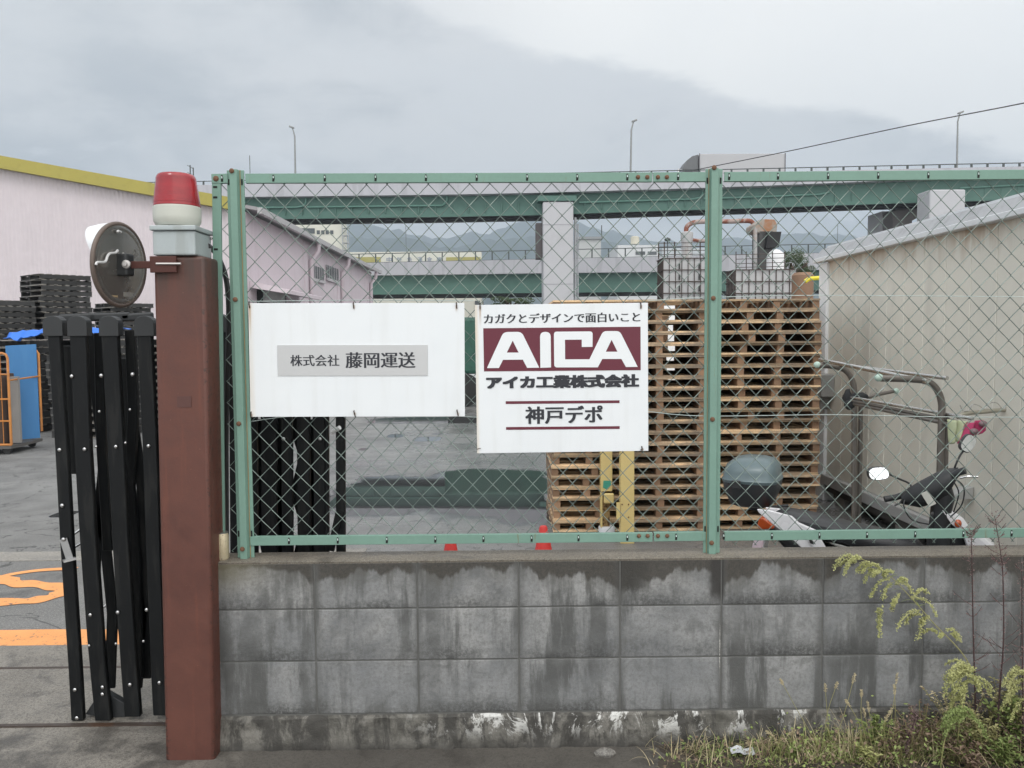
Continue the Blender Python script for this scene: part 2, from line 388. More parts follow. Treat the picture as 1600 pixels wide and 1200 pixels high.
# ------------------------------------------------------------------ highways
GR = M('green bridge paint', (.065, .145, .118), .55, 0, .10, .25, stain=(.05, .10, .085), samt=.4, sscale=.15)
GRL = M('pale green pipe', (.10, .22, .18), .5)
CONC = M('grey coated concrete', (.40, .40, .43), .7, 0, .05, .2, stain=(.30, .30, .32), samt=.5, streak=True, sscale=.2)
CONC2 = M('pale pier coating', (.42, .42, .44), .6, 0, .05, .15, stain=(.33, .33, .34), samt=.4, sscale=.2)
BLK = M('black steel tube', (.012, .013, .015), .5)
DKG = M('dark rail steel', (.05, .06, .06), .6)
UY0, UY1 = 84.0, 70.0            # upper deck comes nearer to the right
def uY(x): return UY0 + (UY1-UY0)*(x-250)/1450
def bridge(name, label, xs, Yf, top, pbot, gbot, bbot, depth, rail=0):
    """profile rows are photo heights at each x; the deck gets its real depth behind its front face"""
    r = thing(name, label, 'bridge', (px(xs[len(xs)//2], top(800), Yf(800)).x, Yf(800), 0))
    def strip(ya, yb, dy, dd, nm, mat, far=False):
        mb = MB()
        for a, b in zip(xs, xs[1:]):
            Y2 = dy if far else 0
            P = [px(a, ya(a), Yf(a)+Y2), px(b, ya(b), Yf(b)+Y2), px(b, yb(b), Yf(b)+Y2), px(a, yb(a), Yf(a)+Y2)]
            if not far: P = [p + Vector((0, dy, 0)) for p in P]
            Q = [p + Vector((0, dd, 0)) for p in P]
            mb.add(P + Q, [(0,1,2,3), (4,7,6,5), (0,4,5,1), (3,2,6,7)] + ([(0,3,7,4)] if a == xs[0] else []) + ([(1,5,6,2)] if b == xs[-1] else []))
        return mb.build(nm, mat, r)
    strip(top, pbot, 0, .3, 'parapet', CONC)
    strip(top, pbot, depth, .3, 'parapet', CONC)
    mb = MB()
    for a, b in zip(xs, xs[1:]):
        P = [px(a, pbot(a), Yf(a)), px(b, pbot(b), Yf(b))]
        mb.add([P[0] + Vector((0,.3,0)), P[1] + Vector((0,.3,0)), P[1] + Vector((0,depth,0)), P[0] + Vector((0,depth,0)),
                P[0] + Vector((0,.3,.35)), P[1] + Vector((0,.3,.35)), P[1] + Vector((0,depth,.35)), P[0] + Vector((0,depth,.35))], [(0,3,2,1),(4,5,6,7)])
    mb.build('deck', CONC, r)
    strip(lambda x: pbot(x) + .2, gbot, 1.0, .25, 'girder', GR)
    strip(lambda x: gbot(x)-12, lambda x: bbot(x)-1.5, depth-1, .25, 'girder', GR, True)
    for k in range(3):
        f = lambda x, k=k: gbot(x) + (bbot(x)-gbot(x))*(k+.0)/3
        e = lambda x, k=k: gbot(x) + (bbot(x)-gbot(x))*(k+.8)/3
        strip(f, e, 1.6 + k*.5, .5, 'service_duct', BLK, True)
    return r
ux = [150] + list(range(250, 1751, 50))
def table(T):
    def f(x):
        for (x0, y0), (x1, y1) in zip(T, T[1:]):
            if x <= x1: return y0 + (y1-y0)*(x-x0)/(x1-x0)
        return T[-1][1] + (x-T[-1][0])*(T[-1][1]-T[-2][1])/(T[-1][0]-T[-2][0])
    return f
upt = table([(150, 292), (310, 289), (850, 276.5), (1300, 266.5), (1500, 262), (1600, 260), (1750, 257)])
up2 = table([(150, 309), (400, 307.5), (700, 304), (850, 301), (1000, 296.5), (1100, 293.5), (1200, 290), (1300, 286), (1400, 281.5), (1500, 277), (1600, 272), (1750, 264)])
ug = table([(150, 343), (400, 340.5), (700, 336.5), (850, 333.5), (1000, 328), (1100, 325), (1200, 322), (1300, 318.5), (1440, 314), (1600, 309), (1750, 304)])
def ub(x): return ug(x) + 11.5
upper = bridge('elevated_highway', 'upper green-girdered elevated highway crossing above the fence top', ux, uY, upt, up2, ug, ub, 11)
# girder flange pipe lines and brackets
for a0, a1 in ((330, 480), (480, 700), (905, 1100), (1100, 1300), (1500, 1700)):
    mb = MB(); pts = [px(x, up2(x) + 17 - (13 if x == a1 else 0)*0, uY(x) + .8) for x in range(a0, a1-6, 15)]
    pts += [px(a1-6, up2(a1)+15, uY(a1)+.8), px(a1-2, up2(a1)+9, uY(a1)+.8), px(a1-2, up2(a1)+1, uY(a1)+.8)]
    mb.tube(pts, .09, 6); mb.build('drain_pipe', GRL, upper, smooth=True)
for x in range(420, 1700, 26):
    if 845 < x < 905 or 1330 < x < 1500: continue
    mb = MB(); mb.cbox(px(x, (up2(x)+ug(x))/2+6, uY(x)+.98), (.08, .25, .8)); mb.build('stiffener', GR, upper)
# thin guard rail on the upper parapet to the right
mb = MB()
mb.tube([px(x, upt(x) - 5.5, uY(x)+.1) for x in range(160, 1751, 30)], .045, 5)
for x in range(168, 1750, 25): mb.bar(px(x, upt(x), uY(x)+.1), px(x, upt(x)-6, uY(x)+.1), .16, .1)
mb.build('guard_rail', DKG, upper)
lx = list(range(380, 1701, 60))
def lY(x): return 114.0
lower = bridge('elevated_highway', 'lower green-girdered highway with dark railing behind the pale square pier', lx, lY,
               lambda x: 411 - (x-560)*.0215, lambda x: 430.5 - (x-560)*.0125, lambda x: 460 - (x-560)*.010, lambda x: 468.5 - (x-560)*.013, 10)
mb = MB()
f = lambda x: 411 - (x-560)*.0215
for dy in (0, -14): mb.tube([px(x, f(x)+dy, 114.1) for x in lx], .06, 5)
for x in range(405, 1700, 26): mb.bar(px(x, f(x)+1, 114.1), px(x, f(x)-14, 114.1), .17, .1)
mb.build('railing', DKG, lower)
def pier(x0, x1, yt, Y, dep, label, name='bridge_pier'):
    a = px(x0, yt, Y); b = px(x1, yt, Y)
    r = thing(name, label, 'bridge pier', ((a.x+b.x)/2, Y, 0))
    mb = MB(); mb.box((a.x, Y, 0), (b.x, Y+dep, a.z)); mb.build('column', CONC2, r, bevel=.12)
    return r, a, b
r, a, b = pier(848, 896, 315, 78.0, 3.2, 'pale grey square bridge pier rising in the middle of the view')
mb = MB(); mb.box((a.x-.62, 79.3, px(840, 405, 80).z), (a.x-.02, 80.8, px(840, 350, 80).z)); mb.build('crossbeam', M('dark bracket steel', (.10, .09, .09), .8), r)  # small block of plain dark steel beside the pier
for yj in (351, 444):
    zz = px(870, yj, 78).z; mb = MB(); mb.box((a.x-.015, 77.985, zz-.04), (b.x+.015, 78.0, zz+.04)); mb.build('joint_band', M('joint seal', (.30,.30,.32), .8), r)
mb = MB(); mb.tube([px(899, 340, 79), px(899, 470, 79)], .13, 6); mb.tube([px(903, 350, 79), px(903, 470, 79)], .07, 6); mb.build('downpipe', M('grey pvc', (.35,.36,.38), .5), r)
mb = MB(); mb.box((a.x-.5, 77.9, px(865, 314, 78).z), (b.x+.3, 80, px(865, 306, 78).z)); mb.build('bearing', GR, r)
r, a, b = pier(1453, 1509, 296, 70.0, 2.2, 'pale pier head at the right just over the grey shed roof')
mb = MB()
A = [px(1395, 331, 77), px(1452, 300, 77), px(1452, 330, 77), px(1425, 345, 77), px(1425, 368, 77), px(1395, 368, 77)]
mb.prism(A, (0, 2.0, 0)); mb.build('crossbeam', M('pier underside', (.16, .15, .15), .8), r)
c0 = px(1377, 330, 79); c1 = px(1397, 330, 79)
mb = MB(); mb.box((c0.x, 79, 0), (c1.x, 82, c0.z)); mb.build('column', CONC2, r, bevel=.1)
# street lamps on the upper deck
LM = M('lamp post grey', (.22, .23, .23), .5, .3)
def lamp(x, yt, side, label):
    Y = uY(x) + 5; b_ = px(x, upt(x)+12, Y); t_ = px(x - side*4, yt+6, Y)
    r = thing('street_lamp', label, 'street lamp', b_, 'street lamps on the upper highway')
    mb = MB(); p1 = px(x - side*1.5, yt+16, Y); mb.tube([b_, p1, t_], .07, 6, rs=[.11, .08, .06]); mb.build('pole', LM, r, smooth=True)
    h = px(x - side*8.5, yt+1.5, Y); mb = MB(); mb.tube([t_, (t_+h)/2 + Vector((0,0,.12)), h], .05, 6); mb.build('arm', LM, r)
    mb = MB(); mb.cbox(h + Vector((.15*side, 0, -.02)), (.55, .28, .16), Matrix.Rotation(R(20*side), 3, 'Y')); mb.build('lamp_head', LM, r, bevel=.04)
lamp(462, 197, 1, 'slim grey street lamp on the highway at the left, above the fence post')
lamp(985, 187, -1, 'slim grey street lamp on the highway in the middle, left of the truck')
lamp(1495, 174, -1, 'slim grey street lamp on the highway at the right, below the overhead cable')
# truck on the upper deck
def truck():
    Yt = 79.5
    a = px(1093, 243, Yt); b = px(1227, 237, Yt); zt = (a.z+b.z)/2; zb = zt - 2.7
    r = thing('box_truck', 'grey box lorry with rounded dark wind deflector driving on the highway', 'truck', ((a.x+b.x)/2, Yt, zb-1.2))
    mb = MB(); mb.box((a.x, Yt, zb), (b.x, Yt+2.5, zt)); mb.build('cargo_box', M('grey truck box', (.36, .36, .37), .5, .1, .04, 1), r, bevel=.05)
    mb = MB()
    for x_ in (a.x, b.x): mb.box((x_-.05, Yt-.03, zb-.05), (x_+.05, Yt-.005, zt+.04))
    mb.build('box_edge', M('truck trim', (.12,.12,.13), .5), r)
    P = [(a.x-.12, zt-.05), (a.x-.7, zt-.2), (a.x-1.15, zt-.55), (a.x-1.5, zt-1.05), (a.x-1.62, zt-1.45), (a.x-1.75, zt-2.4), (a.x-1.75, zb-.9), (a.x-.12, zb-.9)]
    mb = MB(); mb.prism([(p[0], Yt+.1, p[1]) for p in P[:5] + [(a.x-.12, zt-1.45)]], (0, 2.3, 0)); mb.build('wind_deflector', M('deflector grey', (.10,.105,.11), .45), r)
    mb = MB(); mb.prism([(a.x-.12, Yt+.05, zt-1.47), (a.x-1.62, Yt+.05, zt-1.47), (a.x-1.8, Yt+.05, zt-2.4), (a.x-1.8, Yt+.05, zb-.9), (a.x-.12, Yt+.05, zb-.9)], (0, 2.4, 0)); mb.build('cab', M('cab dark', (.05,.05,.055), .3), r)
    mb = MB(); mb.prism([(a.x-.7, Yt+.02, zt-1.62), (a.x-1.55, Yt+.02, zt-1.62), (a.x-1.68, Yt+.02, zt-2.3), (a.x-.7, Yt+.02, zt-2.3)], (0, .025, 0)); mb.build('window', M('truck glass', (.02,.02,.025), .1), r)
    mb = MB(); mb.cbox((a.x-2.1, Yt-.1, zt-1.7), (.12, .2, .5)); mb.cbox((a.x-2.25, Yt-.05, zt-2.1), (.16, .2, .35)); mb.tube([(a.x-1.7, Yt, zt-1.5), (a.x-2.1, Yt-.1, zt-1.48)], .03, 5); mb.build('side_mirror', M('mirror chrome', (.5,.5,.5), .3, .6), r)
    for x_ in (a.x-1.0, b.x-1.6, b.x-2.8):
        mb = MB(); mb.lathe([(.25, 0), (.5, .02), (.5, .28), (.25, .3)], (x_, Yt+.35, zb-1.2+.5-.0), 18, Matrix.Rotation(R(90), 3, 'X')); mb.build('wheel', M('tyre', (.02,.02,.02), .8), r, smooth=True)
truck()

# ------------------------------------------------------------------ far buildings
CREAM = M('cream render', (.58, .57, .50), .7, 0, .04, .1)
GLASS = M('far window glass', (.06, .07, .075), .25)
def block(name, label, x0, x1, yt, Y, dep, mat, wins=(), parts=()):
    a = px(x0, yt, Y); b = px(x1, yt, Y)
    r = thing(name, label, 'building', ((a.x+b.x)/2, Y, 0))
    mb = MB(); mb.box((a.x, Y, 0), (b.x, Y+dep, a.z)); mb.build('wall', mat, r)
    for (wx0, wx1, wy0, wy1) in wins:
        p = px(wx0, wy0, Y); q_ = px(wx1, wy1, Y)
        mb = MB(); mb.box((p.x, Y-.12, q_.z), (q_.x, Y-.02, p.z)); mb.build('window', GLASS, r)
    return r, a, b
W = [(446, 492, 357, 365)] + [(495+k*7, 500+k*7, 360, 366) for k in range(4)] + [(495+k*7, 500+k*7, 387, 393) for k in range(4)] + [(480, 492, 382, 386)]
r, a, b = block('factory_building', 'cream multistorey factory with small windows behind the pink warehouse roof', 440, 534, 346, 190, 6, CREAM, W)
mb = MB()
for k in range(14): zz = a.z - k*1.7; mb.cbox((b.x + .9, 190, zz), (1.6, 1.6, .12)); mb.bar((b.x+.3, 189.3, zz), (b.x+1.5, 189.3, zz-1.5), .12, .12)
for dx in (.2, 1.6): mb.bar((b.x+dx, 189.3, 0), (b.x+dx, 189.3, a.z), .16, .16)
mb.build('fire_escape', M('stair grey', (.35,.36,.37), .6), r)
r, a, b = block('long_warehouse', 'long cream warehouse with khaki panels and blue lettering beyond the lower highway', 536, 752, 394, 260, 8, CREAM)
for x0, x1 in ((537, 595), (697, 751)):
    p = px(x0, 402, 260); q_ = px(x1, 412, 260); mb = MB(); mb.box((p.x, 259.8, q_.z), (q_.x, 259.98, p.z)); mb.build('panel', M('khaki panel', (.33, .30, .09), .6), r)
LB = M('blue lettering', (.13, .17, .27), .5)
for ch, xc in zip('中外急運倉庫', (608, 624, 640, 656, 671, 686)):
    text(ch, xc-4, xc+4, 0, 1, lambda x, z, l: px(x, 410 - z*8.5, 259.8 - l), LB, 'lettering', r)
block('white_building', 'low cream building beyond the lower highway just above the rectangular sign', 575, 752, 467, 110, 12, CREAM, [(742, 750, 470, 482)])
r, a, b = block('rooftop_tower', 'grey concrete lift tower right of the central bridge pier', 905, 939, 374, 170, 8, M('pale concrete far', (.42,.43,.43), .7))
mb = MB(); mb.box((a.x-.4, 169.6, a.z+.02), (b.x+.4, 178.4, a.z+.5)); mb.build('roof', M('slab grey', (.25,.26,.27), .7), r)
mb = MB(); mb.tube([px(940, 375, 170), px(940, 352, 170)], .1, 5); mb.build('mast', DKG, r)
r, a, b = block('office_block', 'pale grey low office block behind the railing, with a cream roof tank', 965, 1030, 383, 210, 20, M('office white', (.55,.56,.57), .7), [(993, 1008, 393, 398), (1012, 1026, 393, 398)])
mb = MB(); c = px(992, 382, 212); mb.lathe([(.6, 0), (1.15, .05), (1.15, 1.9), (.7, 2.1)], c, 14); mb.build('roof_tank', M('tank cream', (.56,.53,.43), .5), r, smooth=True)
block('pale_block', 'flat pale block beyond the railing behind the scrubber stack', 1035, 1105, 388, 240, 20, M('pale far block', (.45,.48,.5), .7))
def mast(x, y0, y1, Y, label, r_=.06, extra=False):
    b_ = px(x, y1, Y); t_ = px(x, y0, Y); b_.z = 0 if not extra else b_.z
    mb = MB(); mb.tube([(t_.x, Y, b_.z), t_], r_, 5)
    if extra:
        for k in range(4): mb.tube([(t_.x-.35, Y, t_.z-.8*k), (t_.x+.35, Y, t_.z-.8*k-.4)], .03, 4)
        mb.tube([(t_.x+.35, Y, b_.z), (t_.x+.35, Y, t_.z-.3)], r_, 5)
    tag(mb.build('antenna_mast', DKG), label, 'mast')
mast(297, 258, 330, 95, 'short lattice aerial showing just above the red beacon lamp', .07, True)
mast(390, 243, 330, 120, 'hair-thin aerial mast beside the left end of the fence top', .05)
mast(634, 352, 395, 300, 'thin white mast in front of the hills, left of centre', .08)
mast(1309, 350, 400, 220, 'thin pale mast over the shed corner at right', .06)

# ------------------------------------------------------------------ pink warehouse on the left
def warehouse():
    D1 = 28.5; cx = px(382, 400, D1).x
    D2 = D1*1.95
    ze = px(382, 322, D1).z
    def corr():
        m, g, b = newmat('pink corrugated cladding')
        t = g.n('ShaderNodeTexCoord').outputs['Object']; x, y, z = g.xyz(t)
        w_ = n0 = g.noise(t, 3, 3, .5)
        n = g.noise(g.scale(t, 1, 1, .1), 2.5, 5, .6); n2 = g.noise(t, .3, 3, .5)
        c = g.mix(g.map(n, .4, .75, 0, .35), (.54, .49, .515), (.47, .425, .445)); c = g.mix(g.map(n2, .3, .7, 0, .25), c, (.62, .55, .58))
        g.lk(c, b.inputs['Base Color']); b.inputs['Roughness'].default_value = .6
        bn = g.n('ShaderNodeBump'); bn.inputs['Strength'].default_value = .6; bn.inputs['Distance'].default_value = .05
        g.lk(w_, bn.inputs['Height']); g.lk(bn.outputs[0], b.inputs['Normal'])
        return m
    pk = corr()
    pk2 = M('pink painted panel', (.56, .49, .53), .65, 0, .05, .6, stain=(.48, .41, .44), samt=.35, streak=True, sscale=.6)
    r = thing('pink_warehouse', 'pink corrugated warehouse with mustard roof edge at the left', 'building', (cx, D1, 0))
    A = px(-260, 203, D1); E = px(382, 318, D1)
    mb = MB(); mb.prism([(A.x, D1, 0), (cx, D1, 0), (cx, D1, E.z-.3), (A.x, D1, A.z-.3)], (0, .25, 0)); mb.build('gable_wall', pk, r)
    # ribs on the gable wall
    mb = MB(); n = int((cx-A.x)/.15)
    for i in range(n):
        x_ = A.x + .1 + i*.15; zt = A.z + (E.z-A.z)*(x_-A.x)/(cx-A.x) - .32
        mb.prism([(x_-.05, D1-.001, 0), (x_-.02, D1-.012, 0), (x_+.02, D1-.012, 0), (x_+.05, D1-.001, 0)], (0, 0, zt))
    mb.build('cladding_rib', pk, r)
    mb = MB()
    d = Vector((0, 0, .42))
    P = [(A.x, D1-.35, A.z-.32), (cx-.35, D1-.35, E.z-.25), (cx-.35, D1-.35, E.z+.17), (A.x, D1-.35, A.z+.12)]
    mb.prism(P, (0, .34, 0)); mb.build('roof_trim', M('mustard trim', (.33, .285, .06), .5, 0, .05, 1, stain=(.26,.225,.06), samt=.3), r)
    # side wall towards the back
    mb = MB(); mb.prism([(cx-.25, D1+.26, 0), (cx-.25, D2, 0), (cx-.25, D2, E.z-.25), (cx-.25, D1+.26, E.z-.25)], (.25, 0, 0)); mb.build('side_wall', pk2, r)
    mb = MB(); mb.prism([(A.x, D1+.1, A.z+.05), (cx+.45, D1+.1, E.z-.1), (cx+.45, D1+.1, E.z-.22), (A.x, D1+.1, A.z-.1)], (0, D2-D1+.5, 0)); mb.build('roof', M('grey sheet roof', (.27,.26,.27), .5, .1), r)
    mb = MB(); mb.box((cx+.46, D1+.1, E.z-.33), (cx+.62, D2+.6, E.z-.12)); mb.build('gutter', M('gutter grey', (.40,.39,.40), .5), r)
    def sx(x): # depth on the side wall for a photo column
        dr = ray(x, 400); return cx*dr.y/dr.x
    for x in (482, 531, 576):
        Yp = sx(x); mb = MB(); mb.tube([(cx+.5, Yp, E.z-.3), (cx+.45, Yp, E.z-.7), (cx+.13, Yp, E.z-1.1), (cx+.13, Yp, .1)], .11, 8); mb.build('downpipe', pk2, r, smooth=True)
        mb = MB(); mb.box((cx+.001, Yp-.9, 0), (cx+.03, Yp-.25, E.z-.3)); mb.build('pilaster', pk2, r)
    for x0, x1 in ((486, 504), (508.5, 527)):
        Ya, Yb = sx(x0), sx(x1); za = px(x0, 413.5, Ya).z; zb = px(x0, 434, Ya).z
        mb = MB(); mb.box((cx+.01, Ya, zb), (cx+.05, Yb, za)); wn = mb.build('window', M('window grey glass', (.05,.055,.06), .3), r)
        mb = MB(); k = 5
        for i in range(k+1): yy_ = Ya + (Yb-Ya)*i/k; mb.box((cx+.051, yy_-.035, zb), (cx+.065, yy_+.035, za))
        mb.box((cx+.051, Ya-.1, zb-.14), (cx+.12, Yb+.1, zb-.001)); mb.build('frame', M('window frame pale', (.45,.43,.45), .5), wn)
    # canopy and opening, its inner shade a flat near-black panel
    Ya, Yb = sx(399.5), sx(444); z1 = px(400, 452, Ya).z
    mb = MB(); mb.box((cx+.005, Ya, 0), (cx+.04, Yb, z1)); mb.build('opening_shade', M('doorway shade', (.015,.018,.018), .9), r)
    zc = px(400, 445, Ya).z
    mb = MB(); mb.prism([(cx+.01, Ya-.8, zc-.15), (cx+.01, Ya-.8, zc+.1), (cx+1.4, Ya-.8, zc-.25), (cx+1.4, Ya-.8, zc-.38)], (0, (Yb-Ya)+3.0, 0)); mb.build('canopy', pk2, r)
    mb = MB(); c = px(411, 464, sx(411)); mb.box((cx+.05, c.y-.3, c.z-.2), (cx+.1, c.y+2.6, c.z+.25)); mb.build('door_sign', M('pale sign', (.5,.5,.5), .5), r)
warehouse()

# ------------------------------------------------------------------ prefab shed on the right
def shed():
    XW = 3.2; Yf = 8.12; Yn = 3.9
    def sy(x): dr = ray(x, 500); return XW*dr.y/dr.x
    zl = px(1300, 742, sy(1300)).z            # sill line
    zr = px(1300, 409, sy(1300)).z            # underside of the fascia
    r = thing('prefab_shed', 'beige panelled prefab shed with grey roof fascia at the right', 'building', (XW, Yf, 0))
    bm_ = M('beige panel', (.44, .42, .37), .55, 0, .05, .8, stain=(.36, .335, .29), samt=.4, streak=True, sscale=.5)
    def rustm():
        m, g, b = newmat('beige panel with rust at the eave')
        t = g.n('ShaderNodeTexCoord').outputs['Object']; x, y, z = g.xyz(t)
        n = g.noise(g.comb(0.3, y, g.m('MULTIPLY', z, .12)), 9, 5, .7); n2 = g.noise(g.comb(0.7, y, g.m('MULTIPLY', z, .3)), 1.4, 4, .6)
        up = g.map(z, zr-.28, zr, 0, 1)
        s = g.m('MULTIPLY', g.map(g.m('ADD', n, g.m('MULTIPLY', up, .22)), .56, .74, 0, 1, True), g.m('MULTIPLY', up, g.map(n2, .42, .6)))
        a = g.noise(t, 1.2, 4, .6); c = g.mix(g.map(a, .3, .7), (.72, .69, .61), (.65, .63, .56)); c = g.mix(g.m('MULTIPLY', s, .75), c, (.30, .17, .07))
        dk = g.m('MAXIMUM', g.map(g.noise(g.scale(t, 1, 1, .15), 3.2, 5, .6), .55, .75, 0, .3), g.m('MULTIPLY', g.map(z, zl+.35, zl, 0, .55, True), g.noise(t, 9, 5, .7))); c = g.mix(dk, c, (.27, .255, .23))
        g.lk(c, b.inputs['Base Color']); b.inputs['Roughness'].default_value = .5
        return m
    pm_ = rustm()
    ys = [Yf-.15]; 
    for x in (1317, 1337, 1360, 1385, 1412, 1442, 1476, 1515, 1556, 1599): ys.append(sy(x))
    yl = ys[-1]
    while yl > 2.2: yl -= .36; ys.append(yl)
    mb = MB()
    for a, b in zip(ys, ys[1:]): mb.box((XW, b+.003, zl), (XW+.04, a-.003, zr+.02))
    mb.build('wall', pm_, r, bevel=.004, seg=1)
    mb = MB(); mb.box((XW+.02, ys[-1], zl+.01), (XW+3.5, Yf-.2, zr)); mb.build('core', M('seam dark', (.10,.10,.09), .8), r)
    mb = MB(); mb.box((XW-.03, Yf-.19, 0), (XW+.08, Yf, zr)); mb.build('corner_trim', M('white trim', (.74,.75,.76), .5), r, bevel=.01)
    gu = M('white gutter', (.66, .68, .70), .45, 0, .05)
    mb = MB(); mb.box((XW-.075, ys[-1], zr+.012), (XW+.02, Yf+.05, zr+.055)); mb.build('gutter', gu, r, bevel=.006)
    def ez(x, y): return px(x, y, sy(x)).z
    mb = MB(); mb.prism([(XW-.06, Yf+.05, zr+.056), (XW-.06, ys[-1], zr+.056), (XW+.02, ys[-1], zr+.145), (XW+.02, Yf+.05, zr+.155)], (.05, 0, 0)); mb.build('fascia', M('grey fascia', (.36, .365, .38), .5, .1, .06, 1, stain=(.27,.27,.28), samt=.5, streak=True), r)
    mb = MB(); mb.prism([(XW+.071, Yf+.05, zr+.155), (XW+.071, ys[-1], zr+.145), (XW+3.5, ys[-1], zr+.25), (XW+3.5, Yf+.05, zr+.25)], (0, 0, .03)); mb.build('roof', gu, r)
    sl = M('sill grey steel', (.40, .40, .40), .45, .2, .08, 2)
    mb = MB(); mb.box((XW-.05, ys[-1], zl-.10), (XW+.03, Yf, zl-.002)); mb.build('sill', sl, r, bevel=.008)
    mb = MB(); mb.box((XW-.005, ys[-1], zl-.17), (XW+.05, Yf, zl-.102)); mb.box((XW+.15, ys[-1], 0), (XW+.2, Yf, zl-.17))
    mb.build('underfloor_shade', M('underfloor shade board', (.07,.065,.06), .8), r)  # dark boards put the shade of the open underfloor into colour
    for yy_ in (7.6, 6.4, 5.2, 4.2):
        mb = MB(); mb.box((XW+.0, yy_-.1, 0), (XW+.14, yy_+.1, zl-.171)); mb.build('footing_block', M('footing concrete', (.22,.21,.2), .8, 0, .2), r)
    # vent hoods
    def hood(x0, x1, y0, y1, lbl):
        Ya, Yb = sy(x0), sy(x1); z0 = px(x0, y1, Ya).z; z1 = px(x0, y0, Ya).z
        mb = MB(); mb.prism([(XW-.005, Yb, z0), (XW-.005, Yb, z1), (XW-.08, Yb, z1-.02), (XW-.15, Yb, z0+.02), (XW-.15, Yb, z0)], (0, Ya-Yb, 0))
        mb.build('vent_hood', M('vent grey', (.40,.40,.39), .5, .1), r, bevel=.006, label=lbl)
    hood(1518, 1530, 757, 776, 'small steel wall vent near the scooter handlebar')
    Ya, Yb = sy(1284), sy(1306); z0 = px(1295, 640, Yb).z; z1 = px(1295, 585, Yb).z
    mb = MB(); mb.box((XW-.13, Yb, z0+.12), (XW-.002, Ya-.1, z1)); mb.box((XW-.1, Yb+.1, z0), (XW-.002, Ya-.15, z0+.118)); mb.build('meter_box', M('meter box grey', (.26,.26,.25), .5), r, bevel=.01)
shed()

# ------------------------------------------------------------------ scrubber and tanks behind the pallets
WH = M('stained white panel', (.40, .40, .405), .5, 0, .1, .8, stain=(.20, .13, .09), samt=.45, sscale=1.2, streak=True, thr=(.55,.7))
RU = M('rusty pipe', (.20, .07, .045), .7, .1, .25, 2, stain=(.45, .42, .40), samt=.6, sscale=1.5, thr=(.52,.58))
GP = M('grey duct', (.33, .33, .33), .5, .2, .12, 1, stain=(.33,.18,.10), samt=.7, sscale=1.2, thr=(.48,.6))
DR = M('rust brown steel', (.06, .045, .04), .8)
def panel_tank(name, label, x0, x1, y0, y1, Y, dep, ncol, nrow, xl=None):
    a = px(x0, y0, Y); b = px(x1, y1, Y)
    r = thing(name, label, 'tank', ((a.x+b.x)/2, Y, 0))
    mb = MB(); mb.box((a.x, Y, 0), (b.x, Y+dep, a.z)); mb.build('panel', WH, r)
    mb = MB()
    for i in range(ncol+1): x_ = a.x + (b.x-a.x)*i/ncol; mb.box((x_-.009, Y-.03, 0), (x_+.009, Y-.002, a.z))
    for j in range(nrow+1):
        z_ = a.z - (a.z-b.z)*j/nrow; mb.box((a.x-.03, Y-.05, z_-.016), (b.x+.03, Y-.032, z_+.016)); mb.box((a.x-.03, Y-.03, z_-.016), (a.x-.002, Y+dep, z_+.016))
    for j in range(6): y_ = Y + dep*j/6; mb.box((a.x-.03, y_, 0), (a.x-.002, y_+.03, a.z))
    mb.build('frame', DR, r)
    return r, a, b
Yt = 25.0
r, a, b = panel_tank('gas_scrubber', 'white panelled gas scrubber with rusty bent pipe on its stack', 1036, 1104, 404, 458, Yt, .9, 7, 3)
for x in (1061, 1092):
    for y in (416, 433, 451): c = px(x, y, Yt); mb = MB(); mb.box((c.x-.022, Yt-.045, c.z-.09), (c.x+.022, Yt-.034, c.z+.09)); mb.build('slot_window', M('slot dark', (.02,.02,.02), .5), r)
c = px(1073, 404, Yt+1); s1 = .16
mb = MB(); mb.lathe([(.5, -.1), (.2, .05), (.16, .5)][:0] + [(.17, 0), (.17, .32), (.185, .33), (.185, .36), (.17, .37), (.17, .5), (.2, .6), (.2, .82), (.17, .84), (.09, .86)], c, 18)
mb.v = [Vector((c.x + (v_.x-c.x)*1.0, c.y + (v_.y-c.y), c.z + (v_.z-c.z))) for v_ in mb.v]
mb.build('stack', WH, r, smooth=True)
k = 25.0/F
tp = [px(1072, 372, 26), px(1072, 362, 26), px(1073, 355, 26), px(1078, 350, 26), px(1088, 347, 26), px(1105, 346, 26), px(1140, 346, 26), px(1168, 345, 26), px(1176, 348, 26), px(1180, 356, 26), px(1180, 368, 26)]
mb = MB(); mb.tube(spline(tp, 4), .075, 10); mb.build('bent_pipe', RU, r, smooth=True)
mb = MB(); mb.tube([px(1082, 375, 26), px(1104, 377, 26), px(1120, 378, 26)], .055, 8); mb.build('side_pipe', RU, r, smooth=True)
mb = MB()
for y in (380, 386, 392, 398): mb.tube([px(1029, y, 25.2), px(1104, y-1, 25.2)], .012, 5)
for x in (1029, 1038, 1054, 1094): mb.tube([px(x, 378, 25.2), px(x, 405, 25.2)], .02, 5)
mb.build('hand_rail', DR, r)
mb = MB(); c = px(1043, 377, 25.2); mb.lathe([(.02, 0), (.09, .02), (.10, .07), (.02, .12)], c, 12); mb.tube([c, px(1043, 404, 25.2)], .015, 5); mb.build('work_lamp', DKG, r, smooth=True)
r, a, b = panel_tank('panel_tank', 'grimy white panelled tank with rusty frame just above the right pallet stack', 1149, 1244, 422, 458, 22, .9, 9, 2)
r = thing('exhaust_fan', 'grey exhaust duct with rusty hood and black square outlet', 'exhaust duct', px(1182, 450, 24))
mb = MB(); mb.tube([px(1180, 352, 24), px(1180, 440, 24)], .06, 12); mb.build('duct_pipe', GP, r, smooth=True)
A = [px(*p, 24.3) for p in ((1176, 352), (1190, 342), (1211, 343), (1215, 350), (1214, 362), (1210, 380), (1203, 388), (1192, 384), (1190, 366), (1176, 360))]
